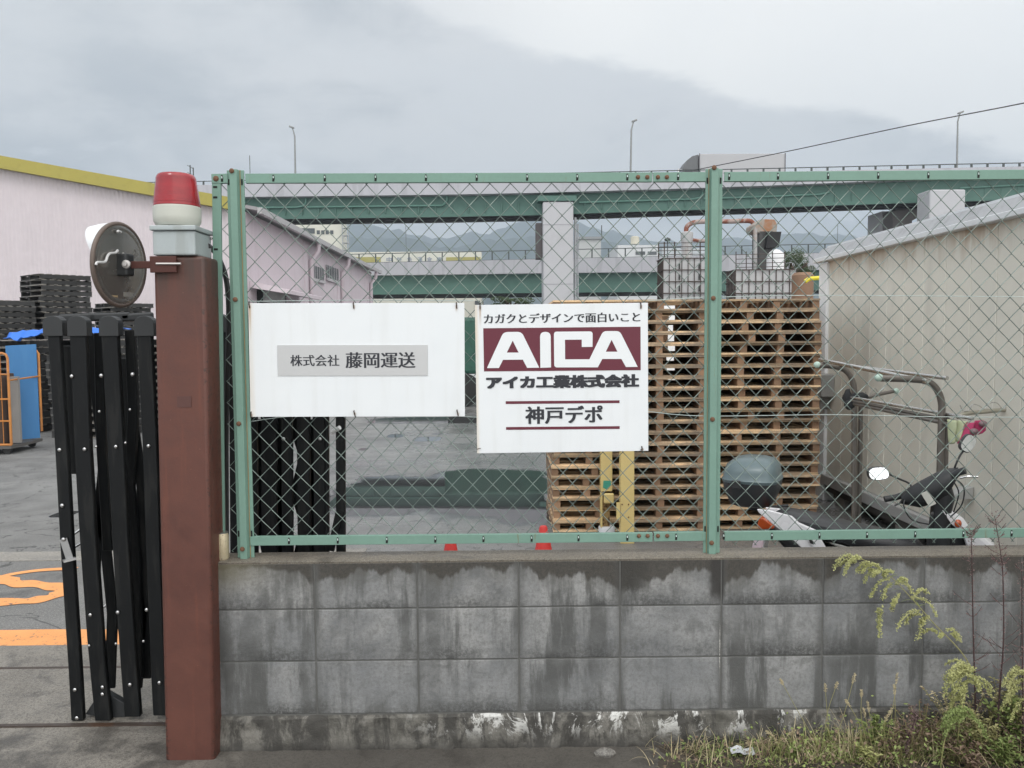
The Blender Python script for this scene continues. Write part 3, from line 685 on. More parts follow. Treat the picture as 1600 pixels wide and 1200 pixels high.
mb = MB(); mb.prism(A, (0, .7, 0)); mb.build('fan_housing', M('rusty housing', (.30, .27, .24), .7, .1, .15, 2, stain=(.32,.14,.06), samt=.85, sscale=1.3, thr=(.45,.58)), r, bevel=.03)
A = [px(*p, 24.1) for p in ((1201, 362), (1221, 362), (1217, 386), (1197, 388))]
mb = MB(); mb.prism(A, (0, .55, 0)); mb.build('outlet_louvre', M('outlet black', (.012,.012,.014), .7), r)
mb = MB(); mb.box(tuple(px(1186, 424, 24.3)), tuple(px(1196, 366, 25))); mb.build('motor_box', M('dark motor', (.06,.06,.06), .6), r)
r = thing('fibre_tank', 'small white domed tank in a rail cage behind the panelled tank', 'tank', px(1212, 424, 23.5))
c = px(1212, 424, 23.5); mb = MB(); mb.lathe([(.26, -.3), (.26, .42), (.22, .52), (.10, .62), (.02, .64)], c, 18); mb.build('tank', M('white frp', (.62,.62,.63), .4), r, smooth=True)
mb = MB()
for y in (396, 403, 410, 416): mb.tube([px(1150, y+2, 22.8), px(1226, y, 22.8)], .010, 5)
for x in (1150, 1166, 1207, 1226): mb.tube([px(x, 393, 22.8), px(x, 424, 22.8)], .015, 5)
mb.build('cage_rail', DR, r)
# drums behind the shed corner
mb = MB(); c = px(1254, 440, 20); mb.lathe([(.2, -3), (.26, -2.9), (.26, .15), (.2, .22)], c, 16); tag(mb.build('steel_drum', M('brown drum', (.22,.13,.08), .6, .1, .2), smooth=True), 'tall brown rusty cylinder between the panelled tank and the shed corner', 'drum')
mb = MB(); mb.tube(spline([px(1258, 440, 19), px(1264, 436, 19), px(1272, 435, 19), px(1284, 434, 19)], 4), .05, 8); tag(mb.build('corrugated_hose', M('yellow hose', (.65,.55,.03), .5), smooth=True), 'short yellow corrugated hose beside the brown cylinder', 'hose')

# ------------------------------------------------------------------ trees
def leaf_mat(n, c1, c2):
    m, g, b = newmat(n); t = g.n('ShaderNodeTexCoord').outputs['Object']
    c = g.mix(g.map(g.noise(t, 1.2, 4, .7), .35, .65), c1, c2); g.lk(c, b.inputs['Base Color']); b.inputs['Roughness'].default_value = .7; return m
def tree(label, x0, x1, yt, yb, Y, seed, n=1600, m=None):
    random.seed(seed); a = px(x0, yt, Y); b = px(x1, yb, Y); c = Vector(((a.x+b.x)/2, Y+1, (a.z+b.z)/2)); W_ = (b.x-a.x)/2; H = (a.z-b.z)/2
    r = thing('tree', label, 'tree', (c.x, c.y, 0))
    mb = MB(); mb.tube([(c.x, c.y, 0), (c.x+.1, c.y, c.z*.5), (c.x-.1, c.y, c.z+H*.3)], .15, 8, rs=[.2, .14, .05])
    for k in range(6):
        an = k*1.05; mb.tube([(c.x, c.y, c.z-H*.4), (c.x+math.cos(an)*W_*.7, c.y+math.sin(an)*.8, c.z+H*random.uniform(0,.5))], .05, 5)
    mb.build('trunk', M('bark', (.08,.06,.045), .9), r)
    mb = MB(); clumps = [(random.uniform(-.75,.75), random.uniform(-.7,.7), random.uniform(-.7,.7), random.uniform(.25,.45)) for _ in range(16)]
    for k in range(n):
        q_ = random.choice(clumps); d = Vector((random.gauss(0,1), random.gauss(0,1), random.gauss(0,1))).normalized()*q_[3]*random.uniform(.6,1.05)
        p = c + Vector(((q_[0]+d.x)*W_, (q_[1]+d.y)*W_*.8, (q_[2]+d.z)*H)); s = random.uniform(.05,.11)*max(W_,.8)*.5
        u_ = Vector((random.gauss(0,1), random.gauss(0,1), random.gauss(0,1))).normalized(); v_ = u_.orthogonal().normalized()
        mb.add([p-u_*s, p+v_*s*.5, p+u_*s, p-v_*s*.5], [(0,1,2,3)])
    mb.build('crown', m, r)
LF = leaf_mat('leaf green', (.025,.045,.015), (.05,.08,.025))
tree('green tree behind the tanks next to the shed corner', 1222, 1285, 384, 450, 32, 4, 6500, LF)
tree('small round green tree beyond the lower highway above the square sign', 768, 832, 462, 485, 60, 5, 4500, LF)

# ------------------------------------------------------------------ wooden pallets
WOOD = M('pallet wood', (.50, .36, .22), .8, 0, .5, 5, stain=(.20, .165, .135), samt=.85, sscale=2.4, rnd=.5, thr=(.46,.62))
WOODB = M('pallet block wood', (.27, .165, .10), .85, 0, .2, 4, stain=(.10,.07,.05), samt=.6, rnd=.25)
PH = .0945
LA = 0
def pallet_proto(name, label, cat, Lx, Ly, H, mw, mb_, group, bare=False):
    r = thing(name, label, cat, (0,0,0), group)
    t = MB(); n = 7
    for i in range(n): y = -Ly/2 + .05 + (Ly-.1)*i/(n-1); t.box((-Lx/2, y-.05, H-.017), (Lx/2, y+.05, H-.001))
    t.build('top_deck', mw, r)
    t = MB()
    for i in range(5): y = -Ly/2 + .05 + (Ly-.1)*i/4; t.box((-Lx/2, y-.045, .0), (Lx/2, y+.045, .015))
    t.build('bottom_deck', mw, r)
    ns = max(3, round(Lx/.33)+1) if Lx < 1.14 or Lx > 1.16 else 3
    for k in range(ns):
        x = -Lx/2+.03 + (Lx-.06)*k/(ns-1) + (random.uniform(-.055,.055) if 0 < k < ns-1 else 0)
        if Lx == LA and 0 < k < ns-1 and k >= ns-2: x = px(1030, 500, 6.8).x - (sx0+xm)/2 + random.uniform(-.02, .01)
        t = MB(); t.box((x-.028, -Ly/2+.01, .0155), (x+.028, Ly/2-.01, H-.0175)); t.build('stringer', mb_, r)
    return r
yst = 6.75
sx0 = px(862, 600, yst).x; sx1 = px(1283, 600, yst).x
xm = px(1103, 600, yst).x; LA = xm-sx0-.012; LB_ = sx1-xm-.012
zb0 = px(1000, 834, yst).z; NP = 21
ztop = px(1000, 468, yst).z; PH = (ztop-max(zb0,0.005))/NP; zb0 = max(zb0, .005)
protos = [pallet_proto('wooden_pallet', 'tmp', 'pallet', L_, 1.0, PH, WOOD, WOODB, 'stacked wooden pallets behind the fence') for L_ in [LA]*5 + [LB_]*5]
cols_ = [((sx0+xm)/2, yst+.5, 'the left front stack behind the square sign', 0, NP), ((sx1+xm)/2, yst+.5, 'the right front stack beside the beige shed', 0, NP)]
first = {k: True for k in range(10)}
for (cx_, cy_, where, rot, n) in cols_:
    for k in range(n):
        pi = (k % 5 if k < 5 else random.randrange(5)) + (0 if cx_ < xm else 5); rank = n-1-k
        lb = f'brown pallet, {ORD[rank]} from the top of {where}' if rank else f'brown pallet lying topmost on {where}'
        loc = (cx_ + random.uniform(-.012, .012), cy_ + random.uniform(-.03, .03), zb0 + k*PH); rz = random.uniform(-.008, .008)
        if first[pi]: p_ = protos[pi]; first[pi] = False; p_.location = loc; p_.rotation_euler = (0,0,rz); p_['label'] = lb
        else: dup(protos[pi], loc, rz, lb)
# back row, turned a quarter so that stringers close the view, leaving one gap open
gl = px(1036, 500, 8.3).x; gr_ = px(1071, 500, 8.3).x
for (cx_, cy_, where, n) in ((gl-.5, yst+1.75, 'the back stack behind the square sign', 20), (gr_+.68, yst+1.75, 'the back stack behind the tall post', 21), (gr_+1.45, yst+3.0, 'the rearmost stack near the shed', 21), (gl-.5, yst+3.0, 'the rearmost stack at left', 20)):
    for k in range(n):
        lb = f'dim pallet turned sideways, {ORD[n-1-k]} from the top of {where}' if k < n-1 else f'dim pallet turned sideways, topmost on {where}'
        dup(protos[5 + k % 5], (cx_ + random.uniform(-.015,.015), cy_, zb0 + k*PH), math.pi/2, lb, 'sideways pallets in the back rows')
# white van beyond the gap
def van():
    Y = 15.0; a = px(1015, 470, Y); b = px(1120, 500, Y)
    r = thing('white_van', 'white van glimpsed through the gap in the pallet stack', 'van', ((a.x+b.x)/2, Y, 0))
    Z = a.z
    P = [(a.x-1.2, .35), (b.x+1.5, .35), (b.x+1.5, Z-.1), (b.x+1.3, Z), (a.x-.2, Z), (a.x-.6, Z-.55), (a.x-1.2, Z-.75)]
    mb = MB(); mb.prism([(x_, Y, z_) for x_, z_ in P], (0, 1.7, 0)); mb.build('body', M('white vehicle paint', (.78,.78,.78), .3, coat=.4), r, bevel=.06)
    mb = MB(); mb.box((b.x+.2, Y-.01, Z-.75), (b.x+1.1, Y-.002, Z-.35)); mb.build('window', M('van glass', (.03,.035,.04), .1), r)
    for x_ in (a.x-.5, b.x+.8):
        mb = MB(); mb.lathe([(.15, 0), (.3, .02), (.3, .18), (.15, .2)], (x_, Y+.15, .3), 18, Matrix.Rotation(R(90), 3, 'X')); mb.build('wheel', M('tyre', (.02,.02,.02), .8), r, smooth=True)
van()
# green tarpaulin lorry between the signs, and the canopy beside it
def green_truck():
    Y = 19.0; a = px(691, 496, Y); b = px(862, 496, Y)
    r = thing('covered_lorry', 'lorry under a green tarpaulin seen in the slit between the two signs', 'lorry', ((a.x+b.x)/2, Y, 0))
    Z = a.z
    gt = M('green tarpaulin', (.02, .085, .06), .5, 0, .2, 1.5, stain=(.015,.05,.04), samt=.6, bump=.8, bscale=3)
    mb = MB(); mb.box((a.x, Y, .78), (b.x, Y+2.2, Z)); mb.build('tarpaulin', gt, r, bevel=.08)
    mb = MB(); mb.box((a.x, Y-.02, .62), (b.x, Y+2.2, .779)); mb.build('tail_board', M('white rail', (.55,.56,.57), .4), r)
    mb = MB(); mb.box((a.x+.2, Y+.1, .35), (b.x-.2, Y+2, .619)); mb.build('chassis', BLK, r)
    mb = MB(); mb.box((b.x+.08, Y+.05, .4), (b.x+1.5, Y+2.1, 1.95)); mb.build('cab', M('white vehicle paint', (.78,.78,.78), .3), r, bevel=.12)
    for x_ in (a.x+.5, b.x-.6, b.x+.8):
        mb = MB(); mb.lathe([(.2, 0), (.4, .02), (.4, .22), (.2, .24)], (x_, Y+.2, .4), 18, Matrix.Rotation(R(90), 3, 'X')); mb.build('wheel', M('tyre', (.02,.02,.02), .8), r, smooth=True)
green_truck()

# ------------------------------------------------------------------ dark pallets at the left
DW = M('weathered dark pallet', (.10, .098, .094), .85, 0, .4, 3, stain=(.24,.22,.19), samt=.7, sscale=2.2, rnd=.6, thr=(.48,.6))
DWB = M('dark pallet ends', (.035, .035, .035), .9, 0, .2, 3, rnd=.3)
dp = pallet_proto('dark_pallet', 'tmp', 'pallet', 1.15, 1.15, .125, DW, DWB, 'dark pallets stacked in the yard')
dfirst = True
def dstack(cx_, cy_, n, rz, where, h0=0.005, pale=None, tall=.128):
    global dfirst
    for k in range(n):
        rank = n-1-k
        lb = f'dark pallet, {ORD[rank]} from the top of {where}' if rank else f'dark pallet lying topmost on {where}'
        loc = (cx_+random.uniform(-.04,.04), cy_+random.uniform(-.04,.04), h0 + k*tall); a = rz + random.uniform(-.03,.03)
        if dfirst: dp.location = loc; dp.rotation_euler = (0,0,a); dp['label'] = lb; dfirst = False
        else: dup(dp, loc, a, lb)
c = px(78, 500, 19); dstack(c.x-.15, 19.6, 25, R(-38), 'the tallest dark stack behind the road mirror')
c = px(186, 500, 23); dstack(c.x-.1, 23.5, 21, R(-38), 'the dark stack just left of the red column')
c = px(-8, 500, 18); dstack(c.x-.35, 18.6, 20, R(-30), 'the dark stack at the left picture edge')
c = px(30, 600, 14.3); dstack(c.x-.3, 14.9, 13, R(-5), 'the low dark stack behind the roll cage')
c = px(130, 600, 13.6); dstack(c.x, 14.2, 13, R(-6), 'the low dark stack under the blue sheet')
c = px(232, 600, 14.6); dstack(c.x, 15.2, 13, R(-4), 'the low dark stack behind the folded gate')
# blue sheet
def sheet():
    random.seed(3); mb = MB(); nx, ny = 30, 12
    a = px(8, 540, 13.5); b = px(165, 530, 13.5)
    for j in range(ny):
        for i in range(nx):
            s, t = i/(nx-1), j/(ny-1)
            p = Vector((a.x + (b.x-a.x)*s, 13.45 + t*1.0, 1.70 + .05*s))
            p.z += .17*math.exp(-((s-.55)/.18)**2)*math.sin(math.pi*min(1, t+.25)) + .05*mnoise.noise(Vector((s*9, t*5, 1))) + .03*mnoise.noise(Vector((s*25, t*11, 4)))
            if t < .12: p.z -= .10 + .06*mnoise.noise(Vector((s*12, 3, 3)))
            p.z += .10; mb.v.append(p)
    for j in range(ny-1):
        for i in range(nx-1): k = j*nx+i; mb.f.append((k, k+1, k+nx+1, k+nx))
    o = mb.build('tarpaulin', M('blue sheet', (.03, .16, .62), .45, 0, .1, 2), smooth=True)
    s = o.modifiers.new('thickness', 'SOLIDIFY'); s.thickness = .006
    tag(o, 'crumpled bright blue plastic sheet draped on the low dark pallets', 'tarpaulin')
sheet()
# roll cage trolley
def cage():
    D = 11.7; OR = M('orange cage paint', (.50, .20, .045), .5, .1, .15, 4, stain=(.25,.12,.06), samt=.4)
    a = px(18, 700, D); zt = px(10, 552, D).z; z0 = px(10, 695, D).z
    xl = px(-55, 600, D).x; xr = a.x
    r = thing('roll_cage', 'orange tubular roll cage trolley at the left picture edge', 'trolley', ((xl+xr)/2, D+.4, 0))
    mb = MB()
    def frame(P0, P1, zb, zt_, bars, rr=.014):
        P0 = Vector(P0); P1 = Vector(P1); d = (P1-P0); L = d.length; t = d/L; k = .07
        pts = [P0+Vector((0,0,zb)), P0+Vector((0,0,zt_-k)), P0+t*.02+Vector((0,0,zt_-.02)), P0+t*k+Vector((0,0,zt_)), P1-t*k+Vector((0,0,zt_)), P1-t*.02+Vector((0,0,zt_-.02)), P1+Vector((0,0,zt_-k)), P1+Vector((0,0,zb))]
        mb.tube(pts, rr*1.3, 8); mb.tube([P0+Vector((0,0,zb)), P1+Vector((0,0,zb))], rr*1.3, 8)
        for h in bars: mb.tube([P0+Vector((0,0,zb+(zt_-zb)*h)), P1+Vector((0,0,zb+(zt_-zb)*h))], rr*.9, 6)
        for s in (.17, .33, .5, .67, .83): mb.tube([P0+d*s+Vector((0,0,zb)), P0+d*s+Vector((0,0,zt_))], .006, 5)
    frame((xl, D, 0), (xr, D, 0), z0, zt, (.26, .5, .77))
    mb.build('cage_frame', OR, r, smooth=True)
    mb = MB(); x2 = px(66, 690, D+.85).x
    mb.tube([(x2, D+.85, z0+.1), (x2, D+.85, zt-.02), (x2-.03, D+.85, zt+.02), (x2-.12, D+.85, zt+.04)], .018, 8)
    zh = px(40, 590, D+.4).z; mb.tube([(xr, D, zh-.02), (x2, D+.85, zh)], .013, 6); mb.build('side_rail', OR, r, smooth=True)
    mb = MB(); mb.prism([(xl, D-.01, z0-.06), (xr, D-.01, z0-.06), (x2, D+.86, z0-.06), (xl+.1, D+.86, z0-.06)], (0,0,.045)); mb.build('base_tray', M('dark tray', (.09,.085,.08), .6), r)
    for x_, y_ in ((xl+.1, D+.06), (xr-.1, D+.06), (x2-.12, D+.78)):
        mb = MB(); mb.lathe([(.02, 0), (.06, .003), (.06, .035), (.02, .038)], (x_, y_+.02, .065), 16, Matrix.Rotation(R(90), 3, 'X')); wobj = mb.build('caster', M('caster rubber', (.03,.03,.03), .7), r, smooth=True)
        mb = MB(); mb.box((x_-.02, y_-.03, .09), (x_+.02, y_+.03, z0-.061)); mb.build('caster_fork', M('zinc', (.35,.35,.35), .4, .7), wobj)
    # boards carried in the cage
    xa = px(11, 600, D+.5).x; xb = px(60, 600, D+.82).x; zA = px(30, 540, D+.6).z
    mb = MB(); mb.prism([(xa, D+.50, z0), (xb, D+.80, z0), (xb, D+.80, zA+.02), (xa, D+.50, zA)], (-.006, .02, 0)); tag(mb.build('blue_board', M('blue board', (.05, .19, .42), .5, 0, .06, 1, stain=(.07,.22,.45), samt=.4, streak=True)), 'tall light blue board standing in the orange roll cage', 'board')
    xa = px(13, 600, D+.25).x; xb = px(33, 600, D+.3).x; zA = px(22, 588, D+.3).z
    mb = MB(); mb.box((xa, D+.22, z0), (xb, D+.27, zA)); tag(mb.build('grey_board', M('grey board', (.23,.22,.21), .7)), 'narrow grey board standing beside the blue one in the roll cage', 'board')
    mb = MB(); mb.box((xl+.05, D+.1, z0), (xa-.03, D+.45, px(5, 585, D).z)); tag(mb.build('brown_carton', M('brown carton', (.07,.045,.035), .8), bevel=.01), 'dark brown load standing at the left inside the orange roll cage', 'carton')
cage()

# ------------------------------------------------------------------ folding gate
GB = M('black gate aluminium', (.006, .007, .008), .5, .2, .3, 5, stain=(.03,.03,.028), samt=.35, sscale=9, streak=True, spec=.3)
GC = M('gate plastic cap', (.022, .024, .026), .5)
CH = M('chrome rivet', (.5, .5, .5), .28, 1.0)
def gate():
    r = thing('folding_gate', 'black folding lattice gate collapsed against the red column', 'gate', (px(170, 1120, 3.5).x, 3.5, 0))
    yf, yk = 3.44, 3.53
    def poly(pts, Y, wpx, nm='upright', d=.028, mat=GB):
        mb = MB(); P = [px(x, y, Y) for x, y in pts]; hw = wpx*Y/F/2
        for p in P: mb.v += [p + Vector((-hw, -d/2, 0)), p + Vector((hw, -d/2, 0)), p + Vector((hw, d/2, 0)), p + Vector((-hw, d/2, 0))]
        for i in range(len(P)-1):
            for j in range(4): mb.f.append((i*4+j, i*4+(j+1)%4, i*4+4+(j+1)%4, i*4+4+j))
        k = len(P)*4; mb.f += [(0,1,2,3), (k-4,k-3,k-2,k-1)]
        return mb.build(nm, mat, r, bevel=.003, seg=1)
    def cap(x, y, Y, wpx):
        c = px(x, y, Y); w_ = wpx*Y/F/2+.006; mb = MB(); P = []
        for k in range(9): an = math.pi*k/8; P.append((c.x + math.cos(an)*w_, Y-.022, c.z + math.sin(an)*w_*.75))
        P += [(c.x-w_, Y-.022, c.z-.055), (c.x+w_, Y-.022, c.z-.055)]
        mb.prism(P, (0, .048, 0)); mb.build('top_cap', GC, r, bevel=.006)
    def rivet(x, y, Y, rr=.0088):
        c = px(x, y, Y); mb = MB(); mb.ball(c, rr, 12, 6, (1, .6, 1)); mb.build('rivet', CH, r, smooth=True)
    # front lattice bars of the part left of the column
    A = [(86, 520), (98, 700), (106, 850), (119, 1050), (123, 1124)]
    B = [(124, 520), (131, 700), (140, 850), (151, 1000), (158, 1075), (163, 1124)]
    C = [(173, 520), (183, 700), (191, 860), (203, 1040), (209, 1118)]
    E = [(227, 515), (236, 700), (241, 860), (249, 1060), (252, 1116)]
    for P, wp in ((A, 19), (B, 25), (C, 25), (E, 22)): poly(P, yf, wp)
    for x, w_ in ((86, 26), (124, 26), (173, 26), (228, 26)): cap(x, 505, yf, w_)
    for P in ([(156, 520), (160, 700), (170, 860)], [(204, 516), (209, 640), (203, 760), (213, 880), (216, 1060)], [(106, 540), (112, 680), (118, 740)]): poly(P, yk, 15)
    for P in ([(137, 520), (150, 610), (163, 720), (150, 860), (146, 960), (160, 1072)], [(166, 700), (150, 840)], [(160, 800), (176, 960), (172, 1075)], [(193, 560), (206, 690), (196, 840), (190, 960), (206, 1075)], [(205, 640), (222, 760), (228, 1060)], [(205, 860), (223, 960), (214, 1075)], [(150, 940), (162, 1070)]):
        poly(P, yk+.035, 17, 'lattice_bar', .012)
    mb = MB(); P = [(px(x, y, yk)) for x, y in ((95, 497), (150, 494), (156, 508), (160, 516), (205, 512), (210, 500), (200, 494), (228, 494), (232, 512))]
    for a, b in ((px(92, 498, yk), px(152, 495, yk)), (px(140, 496, yk), px(204, 494, yk)), (px(190, 497, yk), px(240, 494, yk))): mb.bar(a, b, .035, .02)
    mb.build('top_link', GC, r, bevel=.008)
    for x, y in ((93, 703), (132, 702), (181, 698), (232, 697), (97, 790), (112, 588), (158, 587), (207, 585), (141, 961), (184, 957), (229, 953), (117, 1078), (160, 1074), (203, 1070), (249, 1067), (120, 1122), (160, 1085)):
        rivet(x, y, yf-.018)
    for x, y in ((155, 643), (203, 640), (139, 1009), (181, 1006), (224, 1002), (150, 698), (196, 692)): rivet(x, y, yf-.017, .006)
    # latch lever
    ZN = M('zinc plate', (.42,.42,.42), .35, .8)
    mb = MB(); a = px(99, 842, yf-.02); b = px(110, 876, yf-.025)
    mb.bar(a, b, .032, .003); mb.bar(px(99, 877, yf-.05), px(118, 872, yf-.02), .010, .03); mb.build('latch_lever', ZN, r); rivet(99, 843, yf-.026)
    # wheels and feet
    mb = MB(); mb.prism([px(x, y, yf+.02) for x, y in ((133, 1116), (158, 1078), (196, 1100), (204, 1106), (198, 1120), (165, 1122))], (0, .035, 0)); mb.build('foot_bracket', GC, r, bevel=.003)
    for x in (150, 185):
        c = px(x, 1113, yf+.04); mb = MB(); mb.lathe([(.01, 0), (.026, .002), (.026, .02), (.01, .022)], (c.x, yf+.08, .037), 16, Matrix.Rotation(R(90), 3, 'X')); mb.build('wheel', M('grey gate wheel', (.12,.12,.12), .6), r, smooth=True)
    mb = MB(); mb.tube([px(115, 835, 3.6), px(175, 792, 3.75)], .006, 6); mb.tube([px(115, 856, 3.6), px(180, 818, 3.75)], .006, 6); mb.tube([px(150, 958, 3.6), px(185, 930, 3.7)], .006, 6); mb.build('drop_rod', CH, r, smooth=True)
    # the part behind the fence
    mb = None
    for i, (x, wp) in enumerate(((262, 22), (290, 22), (318, 22), (345, 22), (372, 24), (394, 17), (421, 24), (449, 17), (475, 20), (500, 19))):
        poly([(x-2, 507), (x, 700), (x+1, 875), (x+4, 1060), (x+6, 1095)], 3.62, wp)
        cap(x-2, 500, 3.62, wp)
    poly([(511, 520), (512, 870), (513, 1080)], 3.6, 5, 'end_channel')
    poly([(532, 500), (533, 860), (535, 1090)], 3.6, 14, 'end_post')
    for P in ([(385, 660), (410, 760), (388, 870)], [(410, 655), (398, 760), (418, 870)], [(430, 650), (446, 740), (432, 870)], [(450, 650), (434, 760), (452, 870)], [(455, 650), (490, 760), (466, 870)], [(488, 655), (462, 770), (492, 870)], [(505, 720), (528, 800)][:0] or [(497, 650), (484, 760), (500, 870)]):
        poly(P, 3.67, 16, 'lattice_bar', .012)
    for x, y in ((443, 686), (500, 686)): rivet(x, y, 3.6)
    mb = MB(); mb.tube([px(519, 675, 3.58), px(531, 668, 3.56)], .010, 8); mb.build('handle', M('white handle', (.7,.7,.7), .4), r, smooth=True)
    mb = MB(); mb.bar(px(517, 860, 3.58), px(530, 800, 3.58), .03, .02); mb.build('brace', GB, r)
gate()

# ------------------------------------------------------------------ red steel column with lamp, box and mirror
def column():
    xm_ = 0.0
    def redm():
        m, g, b = newmat('red oxide paint')
        t = g.n('ShaderNodeTexCoord').outputs['Object']; x, y, z = g.xyz(t)
        n = g.noise(t, 7, 6, .65, .3); s = g.noise(g.scale(t, 1, 1, .06), 22, 5, .6); f = g.noise(t, 120, 3, .6)
        c = g.mix(g.map(n, .3, .7), (.118, .042, .029), (.080, .030, .023))
        c = g.mix(g.map(s, .55, .72, 0, .3, True), c, (.17, .055, .032))
        ch = g.noise(t, 55, 6, .75, .5); ex = g.map(g.m('ABSOLUTE', g.m('SUBTRACT', x, xm_)), .075, .096, 0, .16); c = g.mix(g.map(g.m('ADD', ch, g.m('ADD', ex, g.map(z, .25, 0, 0, .10))), .70, .76, 0, .8), c, (.035, .02, .016)); c = g.mix(g.map(g.noise(t, 80, 4, .7), .70, .73, 0, .6), c, (.30, .16, .10))
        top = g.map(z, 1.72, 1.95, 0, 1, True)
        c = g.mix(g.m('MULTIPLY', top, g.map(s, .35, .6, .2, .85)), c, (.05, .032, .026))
        c = g.mix(g.map(f, .66, .74, 0, .6), c, (.04,.025,.02))
        g.lk(c, b.inputs['Base Color']); g.lk(g.map(n, .3, .7, .62, .42), b.inputs['Roughness'])
        bn = g.n('ShaderNodeBump'); bn.inputs['Strength'].default_value = .25; bn.inputs['Distance'].default_value = .003
        g.lk(g.noise(t, 30, 5, .6), bn.inputs['Height']); g.lk(bn.outputs[0], b.inputs['Normal'])
        return m
    Y = 3.1; xl = px(240, 420, Y).x; xr = px(308, 420, Y).x + .005; zt = px(270, 400, Y).z
    xlb = px(258, 1185, Y).x
    r = thing('steel_column', 'thick red-brown painted steel column standing at the gate opening', 'column', ((xl+xr)/2, Y+.09, 0))
    W_ = .195; d = .19
    mb = MB(); dx = xlb - xl
    z0 = -.02
    P = [(xl+dx, Y, z0), (xl+dx+W_, Y, z0), (xl+dx+W_, Y+d, z0), (xl+dx, Y+d, z0), (xl, Y, zt), (xl+W_, Y, zt), (xl+W_, Y+d, zt), (xl, Y+d, zt)]
    mb.add(P, [(0,3,2,1),(4,5,6,7),(0,1,5,4),(1,2,6,5),(2,3,7,6),(3,0,4,7)]); mb.build('shaft', redm(), r, bevel=.013, seg=3, smooth=True)
    mb = MB(); c = px(288, 628, Y); mb.box((c.x-.027, Y-.002, c.z-.020), (c.x+.027, Y+.001, c.z+.022)); mb.build('painted_patch', M('red oxide patch', (.085,.034,.028), .6), r)
    # junction box
    bx = thing('junction_box', 'pale grey steel junction box sitting on the red column', 'junction box', ((xl+xr)/2+.01, Y+.09, zt))
    x0 = px(240, 380, Y).x; x1 = px(300, 380, Y).x; zt2 = px(270, 361, Y).z
    JM = M('grey enamel box', (.36, .40, .41), .45, .1, .08, 6, stain=(.27,.29,.28), samt=.5, streak=True, sscale=2)
    mb = MB(); mb.box((x0, Y-.01, zt+.002), (x1+.015, Y+.165, zt2)); mb.build('body', JM, bx, bevel=.006)
    mb = MB(); mb.box((x0-.007, Y-.02, zt2+.001), (x1+.022, Y+.172, zt2+.020)); mb.build('lid', JM, bx, bevel=.004)
    mb = MB(); mb.ball((x1+.02, Y+.15, zt2-.01), .006, 8, 5); mb.build('screw', M('zinc', (.35,.35,.35), .4, .7), bx)
    # beacon
    c = px(276, 352, Y+.07); zb = zt2+.021; c = Vector((c.x+.002, Y+.075, zb))
    be = thing('warning_beacon', 'red domed warning beacon lamp on the grey junction box', 'beacon', c)
    H1 = px(276, 324, Y+.075).z - zb; H2 = px(276, 273, Y+.075).z - zb
    rr = 35.0*(Y+.075)/F*1.0
    mb = MB(); mb.lathe([(rr*.86, .004), (rr*.90, .010), (rr*.98, .022), (rr*1.0, .04), (rr, H1-.003), (rr*.97, H1)], c, 40); mb.build('base', M('ivory plastic', (.50,.51,.46), .45, 0, .05, 8), be, smooth=True)
    mb = MB()
    for k in range(3): an = k*2.09+.5; mb.cbox(c + Vector((math.cos(an)*rr*.6, math.sin(an)*rr*.6, .002)), (.02,.02,.006))
    mb.build('foot', GC, be)
    m, g, b = newmat('red lens'); t = g.n('ShaderNodeTexCoord').outputs['Object']; x, y, z = g.xyz(t)
    cc = g.mix(g.map(g.noise(g.scale(t, 1, 1, 3), 9, 4, .6), .35, .65), (.34, .010, .018), (.24, .007, .015))
    g.lk(cc, b.inputs['Base Color']); b.inputs['Roughness'].default_value = .22; b.inputs['Subsurface Weight'].default_value = .25; b.inputs['Subsurface Radius'].default_value = (.03,.004,.004); b.inputs['Coat Weight'].default_value = .3
    prof = [(rr*.975, H1+.001), (rr*.965, H1+.02)]
    for i in range(1, 9): t_ = i/8; prof.append((rr*(.965-.125*t_), H1+.02 + (H2-H1-.045)*t_))
    for i in range(1, 9): an = math.pi/2*i/8; prof.append((rr*(.84 - .16 + .16*math.cos(an)), H2-.025+.025*math.sin(an)))
    prof.append((.001, H2+.001))
    mb = MB(); mb.lathe(prof, c, 40); mb.build('lens', m, be, smooth=True)
    mb = MB()
    for i in range(10): z_ = H1+.012+i*(H2-H1-.05)/9; r_ = rr*(.972-.125*(i/9)); mb.lathe([(r_-.003, z_), (r_+.0008, z_+.002), (r_-.003, z_+.004)], c, 40)
    mb.build('lens_ridge', m, be, smooth=True)
    # cable from the box
    mb = MB(); mb.tube(spline([Vector((x1+.012, Y+.13, px(322, 385, Y+.15).z)), px(330, 388, Y+.2), px(340, 400, Y+.26), px(352, 430, Y+.28), px(357, 470, Y+.28), px(357, 520, Y+.28), px(354, 620, Y+.28), px(352, 850, Y+.26)], 6), .011, 8)
    tag(mb.build('cable', M('black rubber', (.015,.015,.016), .5), smooth=True), 'thick black cable curving from the junction box down behind the fence edge', 'cable')
    # bracket and mirror
    cM = px(187, 414, Y+.02); Rm = .155
    mr = thing('traffic_mirror', 'round traffic mirror seen from its dark back, with white visor', 'mirror', cM)
    ang = R(-10); bk = Vector((math.cos(ang), math.sin(ang), -.04)).normalized()   # back normal
    rot = bk.to_track_quat('Z', 'Y').to_matrix()
    rim = M('brown mirror rim', (.13,.10,.085), .5, .2, .2, 8)
    bkm = M('dull steel back', (.30,.29,.27), .24, .8, .2, 5, stain=(.05,.04,.03), samt=.7, sscale=14, thr=(.58,.68))
    mb = MB(); mb.tube([cM + rot @ Vector((math.cos(2*math.pi*i/48)*Rm, math.sin(2*math.pi*i/48)*Rm, 0)) for i in range(48)], .009, 10, closed=True); mb.build('rim', rim, mr, smooth=True)
